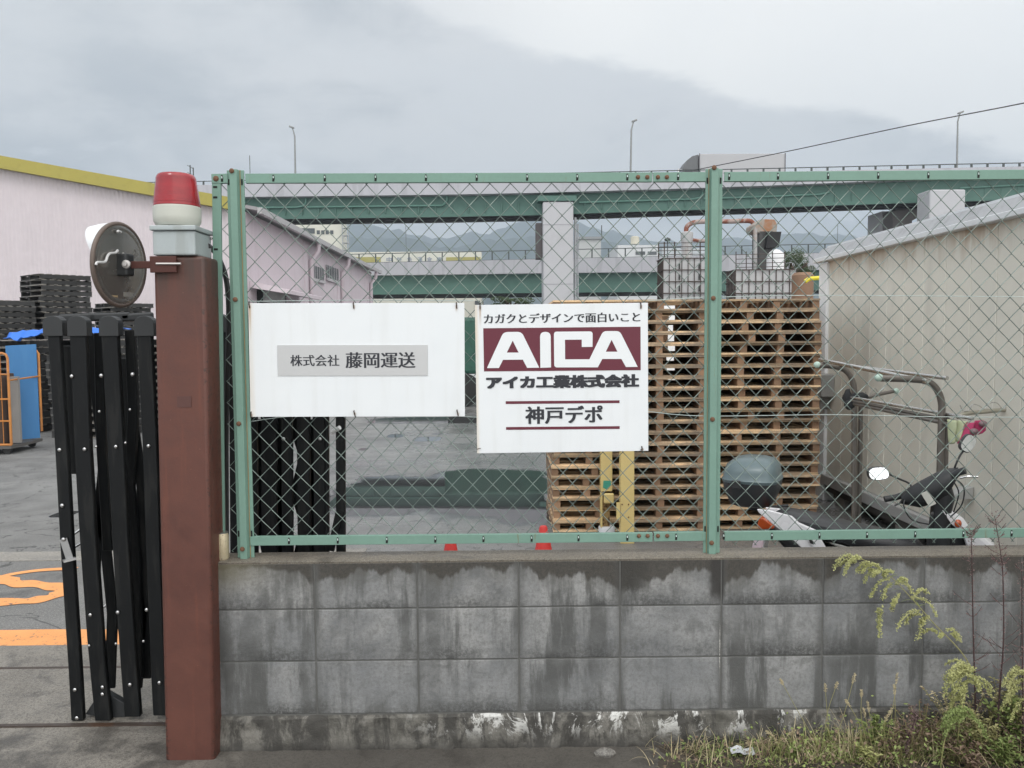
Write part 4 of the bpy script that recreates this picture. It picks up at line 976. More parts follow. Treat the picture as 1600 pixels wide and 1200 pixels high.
    mb = MB(); mb.lathe([(Rm-.004, .006), (Rm-.02, .008), (Rm-.045, -.004), (Rm-.11, -.018), (.02, -.024), (.001, -.024)], cM, 48, rot); mb.build('back_dish', bkm, mr, smooth=True)
    mb = MB(); mb.lathe([(Rm-.004, -.004), (Rm*.8, -.02), (Rm*.5, -.038), (.001, -.046)], cM, 48, rot); mb.build('mirror_face', M('mirror face', (.8,.8,.8), .04, 1.0, 0), mr, smooth=True)
    # visor: shell over the upper front
    mb = MB(); n = 24; ring = []
    upv = rot.inverted() @ Vector((0,0,1)); a0 = math.atan2(upv.y, upv.x)
    for j, (rad, dz) in enumerate(((Rm+.006, 0), (Rm*1.0, -.055), (Rm*.94, -.10), (Rm*.935, -.10), (Rm*.99, -.055), (Rm+.003, 0))):
        for i in range(n+1):
            an = a0 - R(75) + R(150)*i/n; zz = dz*math.cos((i/n-.5)*math.pi*.9)
            mb.v.append(cM + rot @ Vector((math.cos(an)*rad, math.sin(an)*rad, zz - .002)))
    for j in range(5):
        for i in range(n): k = j*(n+1)+i; mb.f.append((k, k+1, k+n+2, k+n+1))
    mb.build('visor', M('white visor', (.72,.73,.75), .4), mr, smooth=True)
    brm = M('rusty bracket', (.075,.026,.02), .6, .3, .25, 12, stain=(.03,.02,.018), samt=.6)
    a = cM + bk*.03; e = Vector((xl-.004, Y+.03, px(240, 413, Y).z))
    mb = MB(); mb.bar(a, e + Vector((.06, -.02, 0)), .028, .006, up=(0,1,0)); mb.cbox((xl+.045, Y-.016, e.z-.002), (.10, .012, .062)); mb.build('bracket', brm, mr, bevel=.002)
    mb = MB(); mb.cbox(cM + bk*.022, (.05,.05,.085), Matrix.Rotation(ang, 3, 'Z')); mb.build('clamp_block', GC, mr, bevel=.008)
    mb = MB(); mb.lathe([(.001, 0), (.016, .001), (.016, .01), (.008, .012), (.008, .02)], cM + bk*.03 + Vector((.015, -.03, 0)), 12, Matrix.Rotation(R(90), 3, 'X')); mb.build('bolt', M('worn bolt', (.45,.43,.42), .4, .8), mr, smooth=True); mb = MB(); mb.tube([(xl+.02, Y-.022, e.z), (xl+.115, Y-.026, e.z-.001)], .0045, 8); mb.build('bolt', M('worn bolt', (.45,.43,.42), .4, .8), mr, smooth=True)
    def dp(x, y, off):
        dr = ray(x, y); o_ = cM + bk*off; return CAM + dr*((o_-CAM).dot(bk)/dr.dot(bk))
    def wire(pts, nm):
        mb = MB(); mb.tube(spline([dp(x, y, .016) for x, y, k_ in pts], 5), .0048, 7); mb.build(nm, M('white spring wire', (.6,.6,.6), .4, .3), mr, smooth=True)
    wire([(150, 414, .03), (152, 410, .02), (164, 409, .02), (168, 400, .02), (172, 396, .02), (180, 395, .02), (184, 391, .02)], 'spring_clip')
    wire([(192, 396, .02), (196, 400, .02), (202, 400, .02), (204, 405, .02)], 'spring_clip')
    wire([(183, 363, .03), (185, 361, .02), (189, 363, .02)], 'spring_clip')
    for x, y, w_, h_, c_ in ((174, 461, 16, 6, (.30,.22,.13)), (200, 457, 17, 14, (.26,.25,.23))):
        q_ = dp(x, y, .002)
        sd_ = Vector((-bk.y, bk.x, 0)).normalized(); mb = MB(); W2 = w_*Y/F/2/.62; H2_ = h_*Y/F/2
        mb.add([q_+bk*.004-sd_*W2-Vector((0,0,H2_)), q_+bk*.004+sd_*W2-Vector((0,0,H2_)), q_+bk*.004+sd_*W2+Vector((0,0,H2_)), q_+bk*.004-sd_*W2+Vector((0,0,H2_))], [(0,1,2,3)])
        mb.build('sticker', M('sticker %d' % x, c_, .5), mr)
column()

# ------------------------------------------------------------------ block wall
WY = 3.18; WT = .145
zt = px(700, 876, WY).z; j1 = px(700, 950, WY).z; j2 = px(700, 1031, WY).z; j3 = px(700, 1114, WY).z
XL = px(332, 1000, WY).x; XR = px(1600, 1000, WY).x + 1.6
def wall_mat():
    m, g, b = newmat('stained concrete block')
    t = g.n('ShaderNodeTexCoord').outputs['Object']; x, y, z = g.xyz(t)
    n = g.noise(t, 4, 6, .65, .3); f = g.noise(t, 70, 5, .75); ff = g.noise(t, 260, 3, .7); st = g.noise(g.scale(t, 1, 1, .14), 9, 6, .65)
    X1_ = px(493, 900, WY).x; BW = (px(1442, 900, WY).x - X1_)/6
    bx = g.m('FRACT', g.m('DIVIDE', g.m('SUBTRACT', x, X1_ - 10*BW), BW))     # position inside a block
    blk = g.m('FLOOR', g.m('DIVIDE', g.m('SUBTRACT', x, X1_ - 10*BW), BW))
    wn = g.n('ShaderNodeTexWhiteNoise', noise_dimensions='2D')
    zi = g.m('FLOOR', g.m('DIVIDE', g.m('SUBTRACT', z, j3), .2)); g.lk(g.comb(blk, zi, 0), wn.inputs['Vector'])
    rn = wn.outputs['Value']
    c = g.mix(g.map(n, .35, .65), (.15, .155, .16), (.325, .325, .32)); c = g.mix(g.map(rn, 0, 1, 0, .55), c, (.19, .197, .205))
    cl_ = g.noise(t, 11, 6, .7, .5); c = g.mix(g.map(cl_, .50, .66, 0, .55, True), c, (.11, .112, .11))
    c = g.mix(g.map(f, .45, .66, 0, .6), c, (.12, .12, .115)); c = g.mix(g.map(ff, .6, .78, 0, .4), c, (.42, .42, .40))
    # soot streaks
    c = g.mix(g.m('MULTIPLY', g.map(st, .46, .60, 0, .9, True), g.map(g.noise(t, 2.1, 3, .6), .36, .56)), c, (.075, .076, .074))
    # black growth along the lower part of each course
    low = None
    for zj, h in ((j1, .075), (j2, .085), (j3, .07)):
        p = g.map(z, zj, g.m('ADD', zj + .015, g.m('MULTIPLY', g.noise(g.comb(x, 0.2, zj*3), 5.5, 4, .65), h*1.9)), 1, 0, True)
        p = g.m('MULTIPLY', p, g.map(z, zj-.004, zj+.001, 0, 1)); low = p if low is None else g.m('MAXIMUM', low, p)
    patch = g.map(g.noise(g.comb(x, 7.1, g.m('MULTIPLY', z, 1.5)), 2.4, 4, .6), .40, .60, .12, 1, True)
    low = g.m('MULTIPLY', low, g.m('MULTIPLY', patch, g.map(f, .3, .55, .3, 1)))
    c = g.mix(g.m('MULTIPLY', low, .92), c, (.045, .046, .045))
    # damp run-off from the coping: wavy arches, lower at the vertical joints
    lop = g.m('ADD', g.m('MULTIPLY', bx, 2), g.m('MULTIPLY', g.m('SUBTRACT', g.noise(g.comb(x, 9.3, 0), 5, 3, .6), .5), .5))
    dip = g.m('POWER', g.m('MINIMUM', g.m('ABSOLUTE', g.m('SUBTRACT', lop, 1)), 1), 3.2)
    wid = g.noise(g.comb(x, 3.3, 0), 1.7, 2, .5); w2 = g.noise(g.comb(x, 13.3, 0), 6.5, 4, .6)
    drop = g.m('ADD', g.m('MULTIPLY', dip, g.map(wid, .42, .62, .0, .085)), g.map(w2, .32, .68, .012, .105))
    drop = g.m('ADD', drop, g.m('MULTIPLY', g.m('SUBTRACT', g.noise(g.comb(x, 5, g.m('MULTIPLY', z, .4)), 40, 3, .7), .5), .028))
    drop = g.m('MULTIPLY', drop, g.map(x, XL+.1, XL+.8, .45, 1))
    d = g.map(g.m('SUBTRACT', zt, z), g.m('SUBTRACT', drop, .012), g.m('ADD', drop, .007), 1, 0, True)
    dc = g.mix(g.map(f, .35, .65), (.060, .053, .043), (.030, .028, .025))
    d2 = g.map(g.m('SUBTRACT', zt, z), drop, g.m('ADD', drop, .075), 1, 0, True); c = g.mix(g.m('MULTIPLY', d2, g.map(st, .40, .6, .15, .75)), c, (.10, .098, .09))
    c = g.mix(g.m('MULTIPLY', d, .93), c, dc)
    # grime spreading from the upright joints
    jd = g.m('SUBTRACT', .5, g.m('ABSOLUTE', g.m('SUBTRACT', bx, .5))); jg = g.m('MULTIPLY', g.map(jd, 0, g.m('ADD', .02, g.m('MULTIPLY', g.noise(g.comb(x, 2, g.m('MULTIPLY', z, 5)), 3, 4, .6), .12)), 1, 0, True), g.map(n, .35, .6, .2, .8))
    c = g.mix(jg, c, (.085, .086, .083))
    xp = px(1120, 900, WY).x
    pst = g.m('MULTIPLY', g.map(g.m('ABSOLUTE', g.m('SUBTRACT', x, g.m('ADD', xp, g.m('MULTIPLY', g.m('SUBTRACT', w2, .5), .05)))), .012, .040, 1, 0, True), g.map(z, j1-.01, j1+.06, 0, 1, True)); c = g.mix(g.m('MULTIPLY', pst, .92), c, (.028,.026,.024))
    xp2 = px(985, 900, WY).x
    pst = g.m('MULTIPLY', g.map(g.m('ABSOLUTE', g.m('SUBTRACT', x, g.m('ADD', xp2, g.m('MULTIPLY', g.m('SUBTRACT', w2, .5), .10)))), .02, .085, 1, 0, True), g.map(g.m('ADD', z, g.m('MULTIPLY', f, .05)), j1+.07, j1+.11, 0, 1, True)); c = g.mix(g.m('MULTIPLY', pst, .9), c, (.035,.033,.029))
    lime = g.m('MULTIPLY', g.map(g.m('ABSOLUTE', g.m('SUBTRACT', x, g.m('ADD', px(1126, 1000, WY).x, g.m('MULTIPLY', g.m('SUBTRACT', ff, .5), .012)))), .001, .007, 1, 0, True), g.map(g.m('ABSOLUTE', g.m('SUBTRACT', z, j2+.03)), .03, .13, 1, 0, True)); c = g.mix(g.m('MULTIPLY', lime, g.map(f, .35, .55)), c, (.55,.54,.51))
    # brown-green wash under the first post
    ws = g.m('MULTIPLY', g.map(x, XL+.02, XL+.32, 1, 0, True), g.map(z, zt-.16, zt-.02, 0, 1, True)); c = g.mix(g.m('MULTIPLY', ws, .65), c, (.15, .135, .085))
    # damp foot
    foot = g.m('MULTIPLY', g.map(z, j3-.01, j3+.10, 1, 0, True), g.map(st, .42, .6, 0, 1)); c = g.mix(g.m('MULTIPLY', foot, .5), c, (.08,.08,.075))
    g.lk(c, b.inputs['Base Color']); g.lk(g.map(d, 0, 1, .88, .6), b.inputs['Roughness'])
    bn = g.n('ShaderNodeBump'); bn.inputs['Strength'].default_value = .55; bn.inputs['Distance'].default_value = .004
    g.lk(g.m('ADD', f, g.m('MULTIPLY', ff, .5)), bn.inputs['Height']); g.lk(bn.outputs[0], b.inputs['Normal'])
    return m
def foot_mat():
    m, g, b = newmat('rough footing concrete')
    t = g.n('ShaderNodeTexCoord').outputs['Object']; x, y, z = g.xyz(t)
    n = g.noise(t, 9, 6, .7, .4); f = g.noise(t, 60, 5, .75); st = g.noise(g.scale(t, 1, 1, .35), 12, 6, .7, .4)
    c = g.mix(g.map(n, .35, .65), (.07, .067, .058), (.21, .20, .18)); c = g.mix(g.map(st, .44, .58, 0, .85, True), c, (.035,.033,.03))
    wh = g.m('MULTIPLY', g.map(z, .02, .13, .0, 1, True), g.map(g.noise(g.comb(x, 1.1, g.m('MULTIPLY', z, .6)), 9, 6, .75, .7), .52, .57, 0, 1, True))
    wh = g.m('MULTIPLY', wh, g.m('MULTIPLY', g.map(x, XL+.7, XL+1.1, 0, 1, True), g.map(x, XL+2.6, XL+2.2, 0, 1, True)))
    c = g.mix(g.m('MULTIPLY', wh, .95), c, (.60,.60,.58)); c = g.mix(g.map(f, .5, .72, 0, .5), c, (.06,.058,.05))
    c = g.mix(g.map(z, .0, .05, .8, 0), c, (.035,.033,.03))
    g.lk(c, b.inputs['Base Color']); b.inputs['Roughness'].default_value = .8
    bn = g.n('ShaderNodeBump'); bn.inputs['Strength'].default_value = .9; bn.inputs['Distance'].default_value = .01
    g.lk(g.m('ADD', n, g.m('MULTIPLY', f, .4)), bn.inputs['Height']); g.lk(bn.outputs[0], b.inputs['Normal'])
    return m
wr = thing('block_wall', 'low grey concrete block wall with damp dark stains carrying the green fence', 'wall', (0, WY, 0))
wm = wall_mat()
mb = MB()
edges = [XL]
for xp in (493, 653, 811, 969, 1127, 1285, 1442): edges.append(px(xp, 1000, WY).x)
while edges[-1] < XR: edges.append(edges[-1] + .398)
rows = [zt-.0, j1, j2, j3]
for (za, zb_) in zip(rows, rows[1:]):
    for i, (xa, xb) in enumerate(zip(edges, edges[1:])):
        dy = random.uniform(-.0012, .0012)
        mb.box((xa+.003 if i else xa, WY+dy, zb_+.0028), (xb-.003, WY+.03, za-.0022 if za != rows[0] else za-.006))
mb.build('block_course', wm, wr, bevel=.0035, seg=2)
mb = MB(); mb.box((XL+.002, WY+.0035, j3-.02), (edges[-1], WY+WT-.002, zt-.007)); mb.build('mortar_core', M('mortar', (.11,.11,.105), .9, 0, .2, 20, bump=.5, bscale=80), wr)
cap_m = concrete_mat('brownish coping mortar', (.20, .175, .14), (.12, .105, .085), (.06, .052, .043))
mb = MB(); n = 160
for i in range(n+1):
    x_ = XL + (edges[-1]-XL)*i/n; e1 = .002*mnoise.noise(Vector((x_*9, 0, 0))); e2 = .003*mnoise.noise(Vector((x_*6, 5, 0)))
    for (y_, z_) in ((WY+.001+e1, zt-.008), (WY-.001+e1, zt+.0+e2*.3), (WY+.012, zt+.004+e2), (WY+WT-.01, zt+.004+e2*.5), (WY+WT, zt-.008)): mb.v.append(Vector((x_, y_, z_)))
for i in range(n):
    for k in range(4): a = i*5+k; mb.f.append((a, a+5, a+6, a+1))
mb.f.append((0,1,2,3,4)); mb.f.append(tuple(n*5+k for k in range(5))); mb.build('coping', cap_m, wr, smooth=True)
# rough footing
mb = MB(); nx, nz = 420, 16; foot_pts = []
for j in range(nz+1):
    for i in range(nx+1):
        x_ = XL + .01 + (edges[-1]-XL-.02)*i/nx; z_ = -.02 + (j3+.016)*j/nz
        y_ = WY - .006 - .012*(1-j/nz) + .010*mnoise.fractal(Vector((x_*14, z_*14, 2)), 1, 2, 5)
        if j == nz: z_ += .004*mnoise.noise(Vector((x_*20, 0, 0))); y_ = WY+.004
        mb.v.append(Vector((x_, y_, z_)))
for j in range(nz):
    for i in range(nx): a = j*(nx+1)+i; mb.f.append((a, a+1, a+nx+2, a+nx+1))
mb.box((XL+.012, WY+.02, -.02), (edges[-1]-.02, WY+WT-.001, j3-.021))
mb.build('footing', foot_mat(), wr, smooth=True)

# ------------------------------------------------------------------ chain-link fence
FY = WY + .07
FG = M('mint green fence paint', (.16, .275, .225), .5, .05, .07, 5, stain=(.12, .2, .16), samt=.35, sscale=5, streak=True, bump=.08, bscale=90)
FR = M('mint paint with rust', (.16, .275, .225), .5, .05, .12, 5, stain=(.17, .13, .07), samt=.7, sscale=7, streak=True, thr=(.63, .72))
RUST = M('rusted bolt', (.16, .085, .05), .75, .3, .3, 60)
SLOT = M('slot hole', (.01,.012,.01), .9)
SLT = M('slot clip', (.5,.6,.58), .5)
fr = thing('chain_link_fence', 'mint green chain-link fence bolted on top of the block wall', 'fence', (0, FY, zt))
def post(xt, xb, yt, yb, nm='post', rs=1):
    t_ = px(xt, yt, FY-.03); b_ = px(xb, yb, FY-.03); w1 = .064
    P = Vector(((t_.x+b_.x)/2, FY-.03, 0)); x_ = P.x
    mb = MB()   # hat section: middle web proud, two flanges
    z0, z1 = zt+.003, t_.z
    prof = [(-.034, .030), (-.034, .022), (-.020, .022), (-.016, .0), (.012, 0), (.017, .022), (.034, .022), (.034, .030)]
    vs = [(x_+a, FY-.03+c, z0) for a, c in prof] + [(x_+a, FY-.03+c, z1) for a, c in prof]; n = len(prof)
    fs = [(i, (i+1) % n, n+(i+1) % n, n+i) for i in range(n)]; vs2 = fs + [tuple(range(n)), tuple(n+i for i in range(n))]
    mb.add(vs, vs2); o = mb.build(nm, FR, fr, bevel=.002, seg=2)
    mb = MB(); mb.box((x_+.0178, FY-.0095, z0), (x_+.0205, FY-.0072, z1)) if rs > 0 else mb.box((x_-.0225, FY-.0095, z0), (x_-.0205, FY-.0072, z1)); mb.build('rust_line', M('rust seam', (.30,.20,.09), .8, 0, .3, 20), o)
    return x_, z0, z1, o
def bolt(p, r_=.0085, parent=None):
    mb = MB(); mb.lathe([(r_*1.15, 0), (r_*1.15, .002), (r_*.95, .003), (r_*.9, .006), (r_*.3, .008)], p, 12, Matrix.Rotation(R(90), 3, 'X')); mb.build('bolt', RUST, parent or fr, smooth=True)
px1 = post(370, 376, 264, 868); px2 = post(1116, 1116, 262, 862, 'post', -1)
px3x = px2[0] + (px2[0]-px1[0]); 
p3 = px(1116 + 746, 262, FY-.03)
for (x_, z0, z1, o), ys in ((px1, (267, 468, 662, 858)), (px2, (262, 466, 655, 848))):
    xx = 363 if x_ == px1[0] else 1119
    for y in ys: p = px(xx, y, FY-.03); bolt((x_-.006, FY-.031, p.z), .0085, o)
    for z in (z1-.047, z0+.10):
        mb = MB()
        for s in (-.027, .026): mb.box((x_+s-.003, FY-.0095, z-.012), (x_+s+.003, FY-.0078, z+.012))
        mb.build('slot', SLOT, o)
# rails: top and bottom, each a shallow channel with slots
def rail(pa, pb, h, slots, nm='rail', y0=FY-.012):
    a = Vector((pa.x, y0, pa.z)); b = Vector((pb.x, y0, pb.z)); d = (b-a); t = d.normalized(); nrm = Vector((-t.z, 0, t.x))
    mb = MB(); w_ = h/2
    prof = [(-w_, .018), (-w_, 0), (w_, 0), (w_, .018), (w_-.003, .018), (w_-.003, .003), (-w_+.003, .003), (-w_+.003, .018)]
    vs = []
    for e in (a, b):
        for q_, dy in prof: vs.append(e + nrm*q_ + Vector((0, dy, 0)))
    n = len(prof); mb.add(vs, [(i, (i+1) % n, n+(i+1) % n, n+i) for i in range(n)] + [tuple(range(n)), tuple(n+i for i in range(n))])
    o = mb.build(nm, FR, fr, bevel=.0012, seg=1)
    mb = MB(); mc = MB()
    for s in slots:
        p = a + t*s; mb.prism([p + t*q0 + nrm*q1 + Vector((0, -.0012, 0)) for q0, q1 in ((-.0045,-.013), (.0035,-.013), (.005,0), (.0025,.013), (-.0035,.013))], (0, .001, 0))
        mc.prism([p + t*q0 + nrm*q1 + Vector((0, -.0022, 0)) for q0, q1 in ((-.002,0), (.0028,.0), (.001,.009), (-.002,.008))], (0, .0008, 0))
    mb.build('slot', SLOT, o); mc.build('mesh_clip', SLT, o)
    return o
hT = 14.5*FY/F
top_l = px(384, 279.5, FY-.012); top_r = px(1100, 278, FY-.012)
def slots_at(xs, pa): return [px(x, 280, FY).x - pa.x for x in xs]
rail(px(332, 280, FY), px(357.5, 279.5, FY), hT, slots_at([348.5], px(332, 280, FY)))
rail(px(384.5, 279.5, FY), px(1018.5, 277.5, FY), hT, slots_at([428, 508, 587, 665.5, 744.5, 823, 901, 979], px(384, 280, FY)))
rail(px(1019.5, 277.5, FY), px(1102.5, 277, FY), hT, slots_at([1058.5], px(1019.5, 280, FY)))
rail(px(1130.5, 277, FY), px(1760, 272, FY), hT, slots_at([1138, 1214, 1292, 1370, 1448, 1526, 1604, 1682], px(1130.5, 280, FY)))
xb_ = FY-.012
rail(px(392, 844.5, FY), px(1019, 838.5, FY), hT, slots_at([439, 517, 595.5, 673, 750, 827, 902, 980], px(392, 840, FY)))
rail(px(1021, 838, FY), px(1102, 837, FY), hT, slots_at([1058], px(1021, 840, FY)))
rail(px(1131, 837, FY), px(1760, 830, FY), hT, slots_at([1134, 1211, 1287, 1363, 1440, 1517, 1594, 1672], px(1131, 840, FY)))
for xs_, y in (((996, 1010.5, 1027, 1041), 277.7), ((997.5, 1011, 1027, 1041.5), 836)):
    for x in xs_: p = px(x, y, FY); bolt((p.x, FY-.013, p.z), .0075)
# the far right post, outside the frame, keeps the fence standing
post(1862, 1862, 262, 862)
# left edge bar
ta = px(339, 276, FY); ba = px(346, 868, FY)
mb = MB(); mb.prism([(ta.x-.0175, FY-.01, ta.z-.02), (ta.x+.0175, FY-.01, ta.z-.02), (ba.x+.0175, FY-.01, zt+.004), (ba.x-.0175, FY-.01, zt+.004)], (0, .012, 0)); eb = mb.build('edge_bar', FR, fr, bevel=.0015)
mb = MB(); mc = MB()
for y in (293, 309, 390, 469, 548, 627, 705, 783):
    s = (y-276)/(868-276); x_ = ta.x + (ba.x-ta.x)*s; z_ = px(340, y, FY).z
    mb.box((x_-.012, FY-.0114, z_-.004), (x_+.004, FY-.0102, z_+.004))
mb.build('slot', SLOT, eb); bolt((ta.x, FY-.011, px(337, 280, FY).z), .010)
# mesh
WM = M('grey green wire', (.17, .215, .195), .38, .5, .15, 6, stain=(.22,.28,.25), samt=.6, sscale=2, thr=(.48,.62))
def chain(xa, xb, za, zb, seed=0):
    mb = MB(); hw = .0412; hh = .0436; ncol = int((xb-xa)/hw)+1; nrow = int((zb-za)/hh)+1
    def node(c, r_):
        x = xa + c*hw; z = zb - r_*hh
        sag = .006*mnoise.noise(Vector((x*1.3, z*1.3, seed))) ; sx_ = .005*mnoise.noise(Vector((x*1.7+9, z*1.5, seed)))
        jx = .0018*mnoise.noise(Vector((c*1.7, r_*2.3, 7)))
        return Vector((x + sx_ + jx, FY+.014 + .010*mnoise.noise(Vector((x*2, z*2, 3+seed))), z + sag))
    for c in range(ncol):
        pts = []
        for r_ in range(nrow+1):
            left = (r_ + c) % 2 == 0
            n0 = node(c if left else c+1, r_); n0.x = min(max(n0.x, xa), xb)
            s = -1 if left else 1
            # hooks round its neighbour: overshoot, and pass from front to back
            a = n0 + Vector((-s*.004, -.0028*s, .0045)); m_ = n0 + Vector((s*.0022, 0, 0)); b = n0 + Vector((-s*.004, .0028*s, -.0045))
            pts += [a, m_, b]
        mb.tube(pts, .0017, 5)
    return mb
zT = px(700, 286, FY).z; zB = px(700, 838, FY).z
chain(px1[0]+.02, px2[0]-.02, zB, zT, 0).build('wire_mesh', WM, fr, smooth=True)
chain(px2[0]+.02, px(1760, 500, FY).x, zB-.005, zT+.01, 4).build('wire_mesh', WM, fr, smooth=True)
chain(px(350, 500, FY).x, px1[0]-.02, zB-.03, zT, 8).build('wire_mesh', WM, fr, smooth=True)
# tension wires
LW = M('bright tension wire', (.42,.48,.46), .35, .5)
for pts in ([(384, 471, 0), (560, 469, 0), (740, 470, 0)], [(1012, 470, 0), (1100, 465, 0), (1280, 461.5, 0), (1620, 464, 0), (1760, 465, 0)],
            [(384, 660, 0), (460, 650, 0), (600, 645, 0), (745, 652, 0)], [(1013, 643, 0), (1100, 650, 0), (1300, 648, 0), (1450, 651, 0), (1600, 652, 0), (1760, 652, 0)]):
    mb = MB(); mb.tube(spline([px(x, y, FY+.008) for x, y, _ in pts], 6), .0016, 6); mb.build('tension_wire', LW, fr, smooth=True)
# overhead cable
mb = MB(); mb.tube(spline([px(1084, 266, 26), px(1228, 237, 24), px(1340, 213, 22), px(1440, 192, 20.5), px(1600, 161, 18), px(1800, 118, 15)], 6), .013, 6)
tag(mb.build('overhead_cable', BLK), 'thin black overhead cable rising to the upper right', 'cable')

# ------------------------------------------------------------------ signs
def sign_white(stainx, drips=()):
    m, g, b = newmat('white sign enamel')
    t = g.n('ShaderNodeTexCoord').outputs['Object']; x, y, z = g.xyz(t)
    n = g.noise(t, 5, 4, .6); s = g.noise(g.scale(t, 1, 1, .1), 30, 4, .6)
    c = g.mix(g.map(n, .3, .7), (.73,.755,.775), (.70,.73,.755))
    for sx_ in stainx:
        e = g.m('MULTIPLY', g.map(g.m('ABSOLUTE', g.m('SUBTRACT', x, sx_[0])), 0, sx_[1], 1, 0, True), g.map(s, .3, .65, .3, 1)); c = g.mix(g.m('MULTIPLY', e, sx_[2]), c, (.62,.50,.34))
    for (dx_, dz_, L_) in drips:
        k1 = g.map(g.m('ABSOLUTE', g.m('SUBTRACT', x, g.m('ADD', dx_, g.m('MULTIPLY', g.m('SUBTRACT', s, .5), .006)))), .001, .007, 1, 0, True); k2 = g.m('MULTIPLY', g.map(z, dz_, dz_-L_, 1, 0, True), g.map(z, dz_+.004, dz_+.001, 0, 1))
        c = g.mix(g.m('MULTIPLY', g.m('MULTIPLY', k1, k2), .7), c, (.36, .20, .08))
    wz = g.map(g.noise(g.scale(t, 1, 1, .08), 14, 5, .6), .48, .7, 0, .22, True); c = g.mix(wz, c, (.58, .59, .58))
    g.lk(c, b.inputs['Base Color']); b.inputs['Roughness'].default_value = .35
    bn = g.n('ShaderNodeBump'); bn.inputs['Strength'].default_value = .25; bn.inputs['Distance'].default_value = .01; g.lk(g.noise(t, 3.5, 2, .5), bn.inputs['Height']); g.lk(bn.outputs[0], b.inputs['Normal'])
    return m
INK = M('black sign ink', (.022,.024,.032), .5, 0, .02)
MAR = M('maroon sign ink', (.115,.014,.030), .45, 0, .03)
TIE = M('rusty tie wire', (.05,.03,.02), .7, .3)
SY = FY - .024
def sign(name, label, corners, stains, drips=()):
    c = [px(x, y, SY) for x, y in corners]; ce = sum(c, Vector())/4
    r = thing(name, label, 'sign', ce)
    u_ = ((c[1]-c[0]) + (c[2]-c[3])).normalized(); v_ = ((c[3]-c[0]) + (c[2]-c[1])); v_ = (v_ - u_*v_.dot(u_)).normalized()
    W_ = ((c[1]-c[0]).length + (c[2]-c[3]).length)/2; H_ = ((c[3]-c[0]).length + (c[2]-c[1]).length)/2
    O = ce - u_*W_/2 - v_*H_/2
    nrm = Vector((0,-1,0))
    def P(s, t, l): return O + u_*(s*W_) + v_*(t*H_) + nrm*l
    mb = MB(); mb.prism([P(0,0,0), P(1,0,0), P(1,1,0), P(0,1,0)], (0, .003, 0)); mb.build('panel', sign_white(stains, [((q.x-ce.x), (q.z-ce.z), L_) for q, L_ in ((px(a_, b_, SY), l_) for a_, b_, l_ in drips)]), r, bevel=.0008, seg=1)
    return r, P, W_, H_
r, P, W_, H_ = sign('company_sign', 'wide blank white board with a small grey nameplate wired on the fence', [(388, 473), (725, 474), (727, 650), (391, 652)], [(-.425, .022, .5)], [(390, 478, .14), (553, 478, .02), (713, 478, .03), (393, 648, .01), (554, 646, .01), (716, 646, .01)])
def sp(zx, zy): # zoom pixel of the first sign -> s, t
    return ((zx-32)/1552, (zy-64)/803)
a = sp(236, 359); b = sp(1318, 576)
mb = MB(); mb.prism([P(a[0],a[1],.0028), P(b[0],a[1],.0028), P(b[0],b[1],.0028), P(a[0],b[1],.0028)], (0,.0026,0)); pl = mb.build('nameplate', M('brushed steel plate', (.52,.525,.53), .42, .3, .04, 3), r, bevel=.0006, seg=1)
def tx(body, zx0, zx1, zy0, zy1, f, P, mat, par, lift, bold=0, fat=0, heavy=0):
    a = f(zx0, zy1); b = f(zx1, zy0); bw = bold
    return text(body, a[0], b[0], 0, 1, lambda x, z, l: P(x, a[1] + (b[1]-a[1])*z, l), mat, 'lettering', par, bw, fat, lift, heavy)
tx('株式会社', 328, 682, 428, 508, sp, P, INK, pl, .0034, .0012, .002)
tx('藤岡運送', 725, 1230, 410, 522, sp, P, INK, pl, .0034, .0022, .002)
def tie(x, y, dx, dy, par, kind='clip'):
    c = px(x, y, SY-.004); mb = MB()
    if kind == 'clip': mb.tube([c + Vector((0,.006,.001)), c + Vector((0,-.002,-.002)), c + Vector((dx,-.003,-.012)), c + Vector((dx*1.6,.001,-.023))], .0024, 6)
    else: mb.tube(spline([c + Vector((q0*dx, -.003+.006*abs(q0), q1*dy)) for q0, q1 in ((-1,-1), (-.5,-.3), (0,.1), (.6,.3), (1,.1))], 4), .0013, 6)
    mb.build('wire_tie', TIE, par, smooth=True)
for x, y in ((389, 472), (552, 473), (713, 473)): tie(x, y, .001, 0, r)
for x, y in ((392, 644), (553, 642), (714, 641)): tie(x, y, .003 if x > 400 else 0, 0, r)
r, P, W_, H_ = sign('depot_sign', 'square white company sign with maroon logo band and black Japanese lettering', [(743, 477), (1012.5, 472.5), (1013, 705), (744.5, 708)], [(-.345, .016, .7)], [(750, 479, .10), (1002, 478, .02), (1004, 702, .01)])
def sq(zx, zy): return ((zx-108)/1243, (zy + (zx-108)*.0122 - 75)/1068)
def Q(pts, lift): return [P(*sq(x, y), lift) for x, y in pts]
mb = MB(); mb.prism(Q([(166,241), (1297,231), (1297,543), (167,550)], .0010), (0,.0008,0)); mb.build('logo_band', MAR, r)
def rnd(pts, rad):   # rounds the corners flagged with a radius
    out = []; n = len(pts)
    for i, (x, y, k) in enumerate([(p[0], p[1], p[2] if len(p) > 2 else 0) for p in pts]):
        if not k: out.append((x, y)); continue
        p0 = Vector(pts[i-1][:2]); p1 = Vector((x, y)); p2 = Vector(pts[(i+1) % n][:2]); a_ = p1 + (p0-p1).normalized()*k; b_ = p1 + (p2-p1).normalized()*k
        for j in range(6): t = j/5; q_ = a_*(1-t)**2 + p1*2*t*(1-t) + b_*t*t; out.append((q_.x, q_.y))
    return out
WS = M('logo white', (.73,.755,.775), .35, 0, .02)
